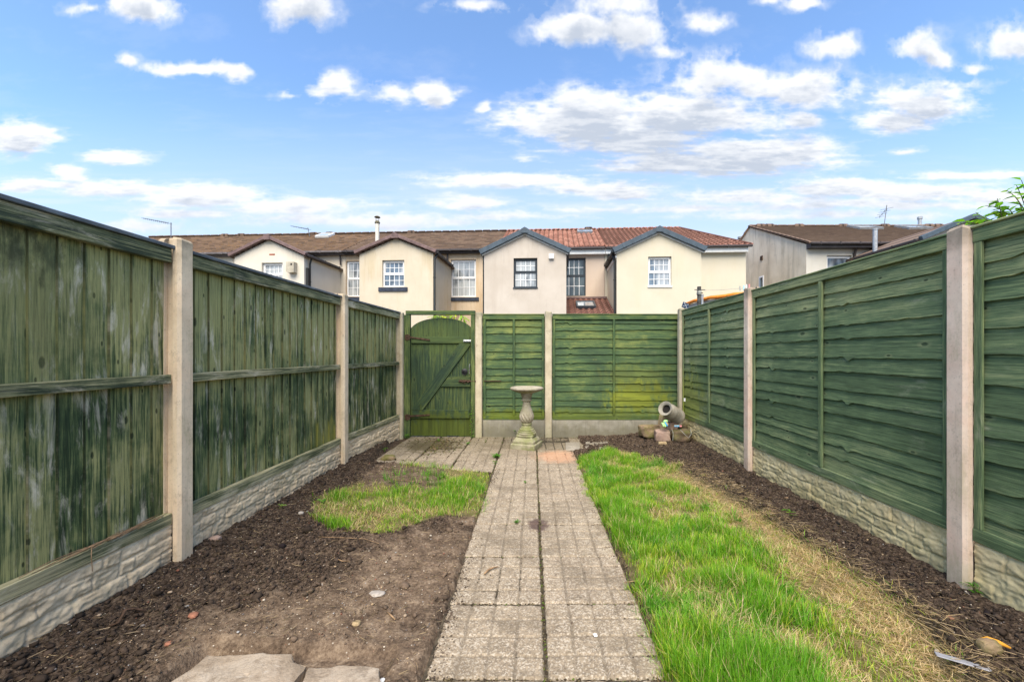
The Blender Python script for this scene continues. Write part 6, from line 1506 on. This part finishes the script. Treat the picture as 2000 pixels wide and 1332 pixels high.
for k, (px, py, m, lab) in enumerate([(1445.5, 563, 'rope', 'grey wooden peg clipped alone on the washing line'), (1453, 562, 'cyanp', 'pale blue peg beside the top of the middle right post'), (1458, 560.5, 'upvc', 'white peg behind the top of the middle right post'), (1463.5, 560, 'pinkp', 'pink peg behind the top of the middle right post')]):
    Yp = 6.0 if k == 0 else 5.85 - k * .08; p = gw(px, py, Yp); t = thing('clothes_peg', lab, 'clothes peg', p, .4, 'pegs on the washing line')
    for s_ in (-1, 1): mb = MB(); mb.box(-.006 + s_ * .005, .002 + s_ * .005, -.006, .006, -.038, .034, bev=.002); mb.build('arm', M[m], t)
p = gw(1338.5, 597, 6.9); t = thing('solar_light', 'small tilted solar panel light on a stake behind the back corner', 'solar light', (p[0], p[1], -.1))
mb = MB(); mb.tube([(.015, 0, 0), (.015, 0, p[2] + .05)], .012, 8); mb.build('stake', M['iron'], t)
Mx = Matrix.Translation((0, 0, p[2] + .1)) @ Matrix.Rotation(.45, 4, 'Y') @ Matrix.Rotation(-.35, 4, 'X')
mb = MB(); mb.box(-.055, .055, -.008, .008, -.055, .055, bev=.003, M=Mx); o = mb.build('panel', M['solar'], t)
mb = MB(); mb.beam(Mx @ Vector((-.05, -.011, -.05)), Mx @ Vector((.05, -.011, .05)), .004, .003); mb.beam(Mx @ Vector((.05, -.011, -.05)), Mx @ Vector((-.05, -.011, .05)), .004, .003); mb.build('grid_lines', M['upvc'], o)
# trampoline with an orange padded rim
cx_, cy_, rr = 4.65, 7.9, 1.55; t = thing('trampoline', 'round trampoline with an orange padded rim and grey netting, behind the right fence', 'trampoline', (cx_, cy_, -.1))
c = Vector(gw(1352, 589, 7.9)); zt = 2.2 + .1
N_ = 64
zr = lambda a: zt
mb = MB(); mb.tube([(rr * math.cos(a), rr * math.sin(a), zr(a) + .006 * math.sin(a * 20)) for a in np.linspace(0, 2 * math.pi, N_ + 1)], .033, 8, cap=False); mb.build('padded_rim', M['orange_foam'], t, smooth=True)
mb = MB(); vs = []; n = N_
for z_ in (1.0, None):
    for k in range(n): a = 2 * math.pi * k / n; vs.append(((rr - .02) * math.cos(a), (rr - .02) * math.sin(a), zr(a) - .03 if z_ is None else z_))
mb.add(vs, [(k, (k + 1) % n, n + (k + 1) % n, n + k) for k in range(n)]); o = mb.build('netting', M['net'], t)
mo = o.modifiers.new('thick', 'SOLIDIFY'); mo.thickness = .006
mb = MB(); mb.lathe([(0, .95), (rr - .03, .95), (rr - .03, .99), (0, .99)], 48); mb.build('jumping_mat', M['iron'], t)
for k in range(6):
    a = k * math.pi / 3 + .3; mb = MB(); mb.tube([((rr + .05) * math.cos(a), (rr + .05) * math.sin(a), 0), ((rr + .05) * math.cos(a), (rr + .05) * math.sin(a), zr(a) + (.06 if k != 3 else .08))], .022, 8); mb.build('upright', M['steel'], t)
# small hooks on fences
x_ = 2.05 - .012; yv = 2.10 * F / (1341.5 - CX); p = (2.055, 5.47, CAMH + (CY - 781) * 5.47 / F)
mb = MB(); mb.box(p[0] - .008, p[0] + .012, p[1] - .012, p[1] + .012, p[2] - .022, p[2] + .022, bev=.003); tag(mb.build('white_clip', M['white_bit']), 'tiny white plastic clip fixed on the far right panel', 'clip')
# ================================================================== sky, sun, camera
SKY_K = 3.25; SKY_TINT = (.76, .86, .935)
SUN_EL, SUN_AZ = 54.0, 186.0          # azimuth clockwise from +Y: high behind the camera, a little to the left
w = bpy.data.worlds.new("World"); scene.world = w; w.use_nodes = True; nt = w.node_tree; nt.nodes.clear(); Lk = nt.links.new
def nd(tp, **kw):
    n = nt.nodes.new(tp)
    for k, v in kw.items(): setattr(n, k, v)
    return n
def mt(op, a, b=0.0, clamp=False):
    n = nd('ShaderNodeMath', operation=op); n.use_clamp = clamp
    for i, v in enumerate((a, b)):
        if isinstance(v, (int, float)): n.inputs[i].default_value = v
        else: Lk(v, n.inputs[i])
    return n.outputs[0]
def vm(op, a, b):
    n = nd('ShaderNodeVectorMath', operation=op)
    for i, v in enumerate((a, b)):
        if isinstance(v, (tuple, list)): n.inputs[i].default_value = v
        else: Lk(v, n.inputs[i])
    return n.outputs[1] if op == 'LENGTH' else n.outputs[0]
def cmb(x, y, z=0.0):
    n = nd('ShaderNodeCombineXYZ')
    for i, v in enumerate((x, y, z)):
        if isinstance(v, (int, float)): n.inputs[i].default_value = v
        else: Lk(v, n.inputs[i])
    return n.outputs[0]
def noi(v, scale, det, rough, dist=0.0, out=0):
    n = nd('ShaderNodeTexNoise'); Lk(v, n.inputs['Vector']); n.inputs['Scale'].default_value = scale; n.inputs['Detail'].default_value = det; n.inputs['Roughness'].default_value = rough; n.inputs['Distortion'].default_value = dist; return n.outputs[out]
def mr(v, a, b, c=0.0, d=1.0):
    n = nd('ShaderNodeMapRange'); n.interpolation_type = 'SMOOTHSTEP'; Lk(v, n.inputs[0])
    for i, q in zip((1, 2, 3, 4), (a, b, c, d)): n.inputs[i].default_value = q
    return n.outputs[0]
def mx(f, a, b):
    n = nd('ShaderNodeMix', data_type='RGBA')
    if isinstance(f, (int, float)): n.inputs[0].default_value = f
    else: Lk(f, n.inputs[0])
    for i, v in ((6, a), (7, b)):
        if isinstance(v, tuple): n.inputs[i].default_value = (*v, 1)
        else: Lk(v, n.inputs[i])
    return n.outputs[2]
sky = nd('ShaderNodeTexSky', sky_type='NISHITA'); sky.sun_disc = False; sky.sun_elevation = R(SUN_EL); sky.sun_rotation = R(SUN_AZ); sky.air_density = 1.0; sky.dust_density = .6; sky.ozone_density = 2.0
tc = nd('ShaderNodeTexCoord'); sp = nd('ShaderNodeSeparateXYZ'); Lk(tc.outputs['Generated'], sp.inputs[0])
ay = mt('MAXIMUM', mt('ABSOLUTE', sp.outputs[1]), .06)
gx_ = mt('DIVIDE', sp.outputs[0], ay); gz_ = mt('DIVIDE', sp.outputs[2], ay); P = cmb(gx_, gz_)
# clouds: (px, py, half width, half height, strength) measured on the photo, stored as directions
CL = [(1150, 240, 170, 62, 1.15), (1340, 232, 190, 48, 1.1), (1240, 280, 150, 30, .9), (1330, 322, 150, 26, 1.0), (1480, 308, 170, 36, 1.1), (1400, 150, 110, 48, .9), (1540, 180, 140, 42, .85), (1560, 235, 35, 20, .7),
      (1120, 62, 80, 36, 1.1), (1230, 62, 80, 38, .95), (1210, 10, 90, 30, .6), (1300, 95, 40, 12, .5), (1395, 45, 34, 18, .55), (1575, 10, 42, 16, .9), (1510, 4, 24, 9, .6), (1625, 88, 38, 22, .8), (1795, 92, 50, 36, 1.0), (1830, 112, 42, 22, .8), (1985, 90, 60, 38, 1.0), (1912, 128, 24, 12, .7),
      (1810, 205, 100, 40, 1.0), (1740, 240, 80, 22, .8), (1860, 175, 60, 24, .6), (1765, 298, 22, 6, .5),
      (985, 352, 160, 17, .95), (1190, 371, 110, 16, .95), (918, 397, 66, 15, .9), (1030, 312, 22, 8, .4), (1210, 328, 50, 7, .5),
      (652, 176, 52, 26, .95), (580, 184, 24, 10, .45), (760, 186, 34, 18, .5), (842, 184, 42, 26, 1.1), (945, 205, 14, 10, .45), (365, 137, 80, 18, .95), (450, 142, 36, 17, 1.0), (255, 122, 28, 13, .75), (590, 14, 70, 40, .95), (285, 14, 70, 34, 1.05), (180, 20, 34, 12, .5), (925, 10, 60, 16, .6),
      (30, 272, 80, 36, 1.1), (225, 308, 55, 18, .9), (130, 343, 36, 18, .95), (240, 372, 120, 17, .95), (70, 362, 110, 13, .85), (390, 385, 130, 22, .95), (560, 405, 180, 18, .85), (760, 432, 110, 16, .65), (640, 430, 160, 14, .5), (350, 415, 110, 13, .6), (860, 435, 70, 9, .5), (270, 440, 90, 14, .5),
      (1640, 368, 120, 18, .95), (1780, 378, 170, 20, .85), (1480, 385, 170, 14, .65), (1900, 345, 130, 9, .65), (1330, 405, 180, 10, .5), (1700, 400, 260, 12, .65), (1950, 385, 120, 20, .7), (1560, 420, 220, 10, .45), (1180, 408, 120, 7, .4), (1000, 425, 150, 8, .35)]

def cloud_map():
    """cloud density and shading over the dome in gnomonic directions (x/|y|, z/|y|), computed from billowing noise"""
    st = 1.35; X0, X1, Y0, Y1 = -700, 2780, -420, 560
    px, py = np.meshgrid(np.arange(X0, X1, st), np.arange(Y0, Y1, st))
    fl = 1 + 1.5 * sstep(120, 430, py)                       # clouds flatten towards the horizon
    X = px / 100.0; Yv = py * fl / 100.0
    extra = [(-150, 300, 120, 40, 1.0), (-330, 180, 150, 50, 1.0), (-250, 60, 90, 30, .8), (-480, 330, 160, 30, .9), (2120, 150, 90, 36, 1.0), (2250, 260, 150, 45, 1.1), (2400, 90, 100, 40, .9), (2550, 330, 200, 30, .9), (600, -120, 180, 50, 1.0), (1100, -200, 220, 60, 1.1), (1500, -110, 120, 40, .9), (100, -160, 150, 50, 1.0), (1900, -180, 150, 50, 1.0), (-400, -200, 200, 60, 1.0), (2400, -200, 200, 60, 1.0), (800, -300, 200, 40, .8)]
    wx = (fbm(X * .9, Yv * .9, 5, 101, .55) - .5); wy = (fbm(X * .9 + 50, Yv * .9, 5, 131, .55) - .5)
    qx = px + wx * 62; qy = py + wy * 44 / fl
    e = np.full(px.shape, -1.2)
    for (cx, cy, rx, ry, s) in CL + extra:
        m = (np.abs(px - cx) < rx * 2.6 + 60) & (np.abs(py - cy) < ry * 3 + 50)
        r_, c_ = np.where(m.any(1))[0], np.where(m.any(0))[0]
        if len(r_) == 0 or len(c_) == 0: continue
        sl = (slice(r_[0], r_[-1] + 1), slice(c_[0], c_[-1] + 1))
        dy = qy[sl] - cy; dy = np.where(dy > 0, dy / (ry * .85), dy / (ry * 1.12))   # flatter underneath
        d = np.sqrt(((qx[sl] - cx) / (rx * 1.08)) ** 2 + dy ** 2); v = s * (1.0 - d); a = e[sl]; k = .22
        h = np.clip(.5 + .5 * (v - a) / k, 0, 1); e[sl] = a * (1 - h) + v * h + k * h * (1 - h) * .5
    def billow(sc, o, seed, gain=.55):
        t = 0; a = 1; n = 0
        for q in range(o): t = t + a * (1 - np.abs(2 * vnoise(X * sc * 2 ** q + 13 * q, Yv * sc * 2 ** q, seed + q) - 1)); n += a; a *= gain
        return t / n
    b1 = billow(2.6, 6, 201, .58); n1 = fbm(X * 1.7, Yv * 1.7, 7, 231, .62)
    top = sstep(-.1, .5, e)
    f = e * 1.35 + (b1 - .50) * .80 + (n1 - .5) * 1.15 + .02
    dens = sstep(-.09, .82, f) ** .78
    wisp = sstep(-.40, .2, f) * .22
    dens = np.clip(np.maximum(dens, wisp * (n1 > .42)), 0, 1)
    # light from above: optical depth gathered on the way down
    thick = np.clip(f, 0, 1.4); tau = np.zeros_like(f); t = np.zeros(f.shape[1])
    for r_ in range(f.shape[0]):
        t = t * .968 + thick[r_] * .032 * 1.45; tau[r_] = t
    tau = tau + (fbm(X * 2.2, Yv * 3.6, 5, 301, .6) - .5) * .75 * np.clip(tau * 2.4, 0, 1) + (b1 - .5) * -.62
    shade = sstep(.06, 1.25, tau); und = fbm(X * 1.3 + 9, Yv * 2.6, 6, 351, .62); shade = shade * np.clip(.60 + .75 * sstep(.30, .70, und * .75 + (1 - b1) * .25), .3, 1.0)
    veil = sstep(.44, .72, fbm(X * .35, Yv * 1.3, 6, 401, .6)) * sstep(290, 430, py) * .34 + sstep(.5, .8, fbm(X * .8, Yv * 1.6, 6, 431, .62)) * .08
    h, w_ = f.shape; A = np.zeros((h, w_, 4), np.float32); A[..., 0] = shade; A[..., 1] = dens; A[..., 2] = veil; A[..., 3] = 1
    im = bpy.data.images.new('cloud_field', w_, h, alpha=False, float_buffer=True); im.colorspace_settings.name = 'Non-Color'
    im.pixels.foreach_set(A[::-1].ravel()); im.update(); im.pack()
    return im, ((X0 - CX) / F, (X1 - CX) / F, (CY - Y1) / F, (CY - Y0) / F)
im, (bx0, bx1, by0, by1) = cloud_map()
uv = cmb(mt('DIVIDE', mt('SUBTRACT', gx_, bx0), bx1 - bx0), mt('DIVIDE', mt('SUBTRACT', gz_, by0), by1 - by0))
ti = nd('ShaderNodeTexImage'); ti.image = im; ti.interpolation = 'Cubic'; ti.extension = 'CLIP'; Lk(uv, ti.inputs[0])
s_ = nd('ShaderNodeSeparateColor'); Lk(ti.outputs[0], s_.inputs[0]); shade, dens, veil = s_.outputs[0], s_.outputs[1], s_.outputs[2]
K = SKY_K
ccol = mx(shade, (K * .97, K * .975, K * .98), (K * .52, K * .575, K * .67))
ccol = mx(mr(gz_, .42, .28, 0, .45), ccol, (K * .66, K * .71, K * .84))
skyc = nd('ShaderNodeMix', data_type='RGBA', blend_type='MULTIPLY'); skyc.inputs[0].default_value = 1; Lk(sky.outputs[0], skyc.inputs[6]); skyc.inputs[7].default_value = (*SKY_TINT, 1)
base = skyc.outputs[2]
base = mx(mr(gz_, .68, .22, 0, .74), base, (K * .62, K * .725, K * .865))
c1 = mx(veil, base, (K * .80, K * .85, K * .95)); c2 = mx(mt('MULTIPLY', dens, .97), c1, ccol)
up = mr(sp.outputs[2], -.02, .01)
c3 = mx(up, (1.2, 1.1, .9), c2)
bg = nd('ShaderNodeBackground'); Lk(c3, bg.inputs[0]); bg.inputs[1].default_value = .15
wo = nd('ShaderNodeOutputWorld'); Lk(bg.outputs[0], wo.inputs[0])
w.cycles.sampling_method = 'MANUAL'; w.cycles.sample_map_resolution = 512

sl = bpy.data.lights.new('sun', 'SUN'); so = bpy.data.objects.new('sun', sl); COL.objects.link(so); sl.energy = 3.1; sl.angle = R(50); sl.color = (1.0, .90, .74)
az, el = R(SUN_AZ), R(SUN_EL); dv = Vector((math.sin(az) * math.cos(el), math.cos(az) * math.cos(el), math.sin(el)))
so.rotation_euler = (-dv).to_track_quat('-Z', 'Y').to_euler(); so.location = (0, -5, 12)

cam = bpy.data.cameras.new('camera'); co = bpy.data.objects.new('camera', cam); COL.objects.link(co); co.location = (0, 0, CAMH); co.rotation_euler = (R(90), 0, 0)
cam.sensor_width = 36; cam.lens = F / 2000 * 36; cam.shift_x = -40 / 2000; cam.shift_y = 24 / 2000; cam.clip_start = .05; cam.clip_end = 2000
scene.camera = co
scene.view_settings.view_transform = 'Standard'; scene.view_settings.look = 'None'; scene.view_settings.gamma = 1; scene.view_settings.exposure = 1.25
scene.render.resolution_x = 1024; scene.render.resolution_y = 681
scene.cycles.max_bounces = 6; scene.cycles.diffuse_bounces = 3; scene.cycles.glossy_bounces = 3; scene.cycles.transmission_bounces = 4
